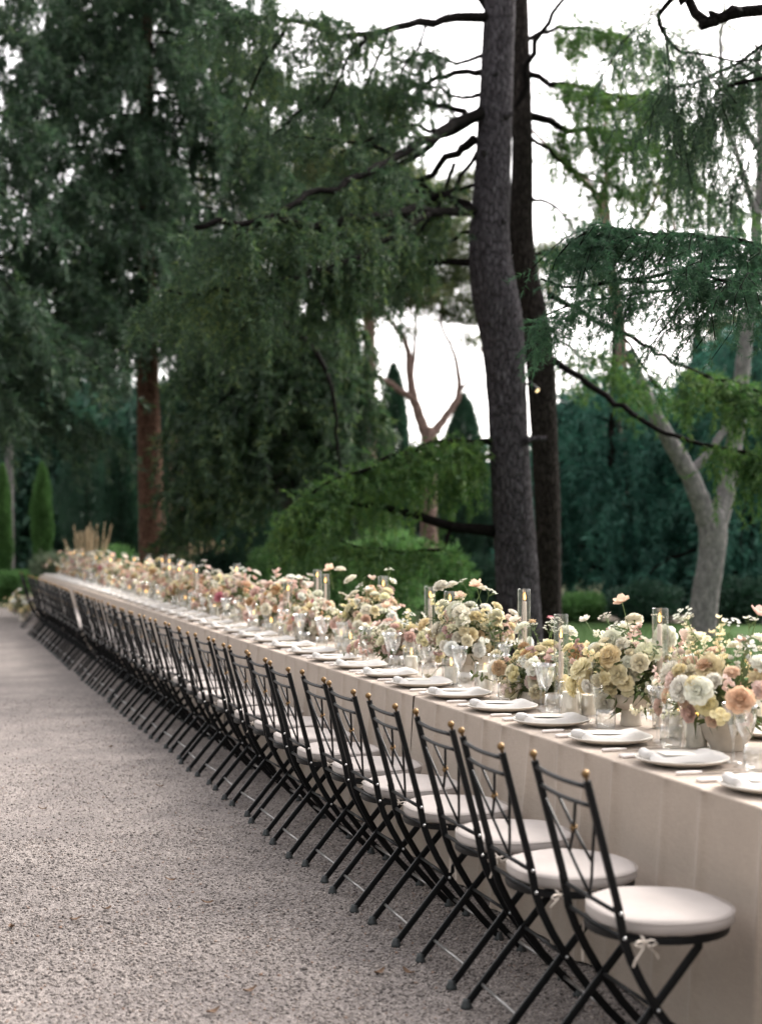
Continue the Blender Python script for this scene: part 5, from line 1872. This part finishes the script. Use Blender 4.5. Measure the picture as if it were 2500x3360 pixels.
arrangement(2.83, row_y(1045, 2.83), 'low', 'rusty peach and blush bouquet with a tall poppy pair before the second seam', 'flowers on the table', 407, .24, .24, 44, 3, pk(TOFFEE, PEACH * 2, BLUSH * 2, CREAM * 2, PINK),
            [('poppy', .10, .05, .52, .06, PEACH[1], (-.3, -.3, .8)), ('ranunculus', .16, -.02, .52, .046, WHITE[0], (0, 0, 1))])
ylast = row_y(1045, 2.83)
k = 0
while True:
    ylast += .93
    if ylast > 28.0:
        break
    kind = ['urn', 'low', 'bowl', 'low', 'compote', 'low'][k % 6]
    hi = kind not in ('low',)
    far = ylast > 18
    arrangement(2.82 + rnd.uniform(-.04, .04), ylast + rnd.uniform(-.06, .06), kind, 'crowded peach, toffee and cream bouquet in pale ceramic, past the second cloth seam', 'flowers past the second seam',
                420 + k, .27, .27 if hi else .24, 34 if far else 42, 5, pk(CREAM * 2, PEACH * 3, TOFFEE * 2, BLUSH * 3, WHITE * 2, PINK))
    k += 1
# one more bouquet on the gravel by the last chair
fl = arrangement(1.80, 25.6, 'urn', 'bouquet of pale blooms standing on the gravel by the last chair', None, 499, .24, .34, 40, 4, pk(CREAM * 2, WHITE, HONEY * 2))
fl.location = (1.87, 26.5, 0.0)

# ------------------------------------------------------------------ candles
def cyl_glass(r, h):
    mb = MB()
    mb.lathe([(.001, .0), (r, .0), (r, .004), (r, h * .5), (r, h - .002), (r - .0008, h), (r - .0022, h - .001), (r - .0024, h * .5), (r - .0024, .006), (.001, .006)], 26)
    return auto_smooth(mb.mesh('glass_chimney', M['glass']), 50)
CG = {}
def flame_mesh():
    mb = MB()
    mb.lathe([(.0008, .0), (.0042, .004), (.0058, .010), (.0055, .017), (.0038, .026), (.0018, .034), (.0004, .040)], 10)
    return mb.mesh('flame', M['flame'])
FLM = flame_mesh()
mb = MB()
mb.tube([(0, 0, -.004), (0, 0, .006), (.001, 0, .011)], .0011, 5)
WICK = mb.mesh('wick', M['wick'])
TAP = {}
def tall_candle(X, y, hc, ht, r, lab1, lab2, g=True):
    key = (round(hc, 2), round(r, 3))
    if key not in CG:
        CG[key] = cyl_glass(r, hc)
    link('glass_chimney', CG[key], loc=(X, y, TZ + .001), label=lab1, cat='glass', group='glass chimneys on the table')
    kt = round(ht, 2)
    if kt not in TAP:
        mb = MB()
        mb.lathe([(.001, 0), (.026, 0), (.026, .004), (.013, .010), (.0125, .03), (.0112, .032), (.0108, ht * .6), (.0088, ht - .004), (.006, ht), (.001, ht)], 14)
        TAP[kt] = mb.mesh('candle_stick', M['taper'])
    c = link('taper_candle', None, loc=(X + rnd.uniform(-.004, .004), y, TZ + .0075), label=lab2, cat='candle', group='taper candles on the table')
    link('candle_stick', TAP[kt], c)
    link('wick', WICK, c, loc=(0, 0, ht))
    link('flame', FLM, c, loc=(0, 0, ht + .007))
LT1, LT2 = 'tall clear glass chimney around a taper candle among the flowers', 'lit blush taper candle burning inside a glass chimney among the flowers'
talls = [(1719, 2.95, .50, .43), (2165, 2.86, .48, .41), (1840, 2.76, .42, .30), (1410, 2.98, .46, .38), (1475, 3.02, .44, .37), (1257, 2.97, .50, .42), (1068, 2.95, .48, .40), (1042, 3.02, .5, .43), (945, 2.7, .42, .34), (778, 2.9, .5, .42)]
for i, (xs, X, hc, ht) in enumerate(talls):
    l1, l2 = LT1, LT2
    if i == 0:
        l1, l2 = 'tallest glass chimney standing clear of the flowers before the bent cedar trunk', 'lit taper candle in the chimney before the bent cedar trunk'
    if i == 1:
        l1, l2 = 'tall glass chimney beside the footed compote of cream flowers', 'lit taper candle in the chimney beside the footed compote'
    tall_candle(X, row_y(xs, X), hc, ht, .033, l1, l2)
yy = row_y(778, 2.9)
i = 0
while yy < 27.6:
    yy += rnd.uniform(.45, .75)
    hc, ht = rnd.choice([(.5, .42), (.48, .40), (.42, .34), (.46, .38)])
    X = rnd.choice([2.66, 2.72, 2.9, 3.0, 3.02])
    tall_candle(X, yy, hc, ht, .033, LT1, LT2)
PC = {}
def pillar(X, y, h, r, gl, lab):
    kp = (round(h, 2), round(r, 3))
    if kp not in PC:
        mb = MB()
        mb.lathe([(.001, 0), (r, 0), (r, .003), (r, h - .006), (r - .004, h), (r - .012, h - .003), (.001, h - .006)], 22)
        PC[kp] = mb.mesh('wax_pillar', M['wax'])
    c = link('pillar_candle', None, loc=(X, y, TZ + (.0075 if gl else .001)), label=lab, cat='candle', group='pillar candles on the table')
    link('wax_pillar', PC[kp], c)
    link('wick', WICK, c, loc=(0, 0, h - .006))
    link('flame', FLM, c, loc=(0, 0, h))
    if gl:
        key = (round(h + .045, 2), round(r + .014, 3))
        if key not in CG:
            CG[key] = cyl_glass(r + .014, h + .045)
        link('candle_glass', CG[key], loc=(X, y, TZ + .001), label='short clear glass cylinder holding a pillar candle', cat='glass', group='short candle glasses on the table')
for (xs, X, h, r) in ((1872, 2.68, .10, .037), (1930, 2.76, .085, .034), (1590, 2.67, .10, .036), (2225, 2.78, .10, .036), (2285, 2.72, .10, .038), (1350, 2.68, .09, .034), (1480, 2.66, .09, .034), (1150, 2.68, .10, .036), (1120, 2.76, .09, .034)):
    pillar(X, row_y(xs, X), h, r, True, 'ivory pillar candle in a short glass between the flower bowls')
yy = row_y(1100, 2.68)
while yy < 27.5:
    yy += rnd.uniform(.6, 1.0)
    pillar(rnd.choice([2.64, 2.68, 2.72]), yy, rnd.choice([.08, .10]), .035, True, 'ivory pillar candle in a short glass between the flower bowls')

# ------------------------------------------------------------------ fallen leaves on the gravel
def leaf_mesh(v):
    rg = random.Random(v)
    mb = MB()
    mb.grid(lambda u, w_: ((u - .5) * .05, (w_ - .5) * .026 * math.sin(PI * min(.98, .06 + u * .9)) ** .8, .004 + .010 * (u - .4) ** 2 * 4 + .006 * abs(w_ - .5) * (1 + rg.random())), 5, 4)
    return mb.mesh('fallen_leaf', M['dryleaf'])
LV = [leaf_mesh(v) for v in range(3)]
for (xs, ys) in ((680, 2970), (350, 2990), (250, 3025), (560, 2895), (525, 2585), (365, 2455), (610, 2485), (1245, 3200), (1340, 3200), (820, 3260), (700, 3330), (1330, 3060), (40, 3050), (140, 2660)):
    Z = CAM_H * 4800 / (ys - 1752)
    a = (xs - 1250) / 4800 * Z
    link('fallen_leaf', LV[rnd.randrange(3)], loc=(Z * SY + a * CY, Z * CY - a * SY, .004), rz=rnd.uniform(0, 6), label='small curled brown leaf fallen on the gravel', cat='leaf', group='fallen leaves on the gravel')
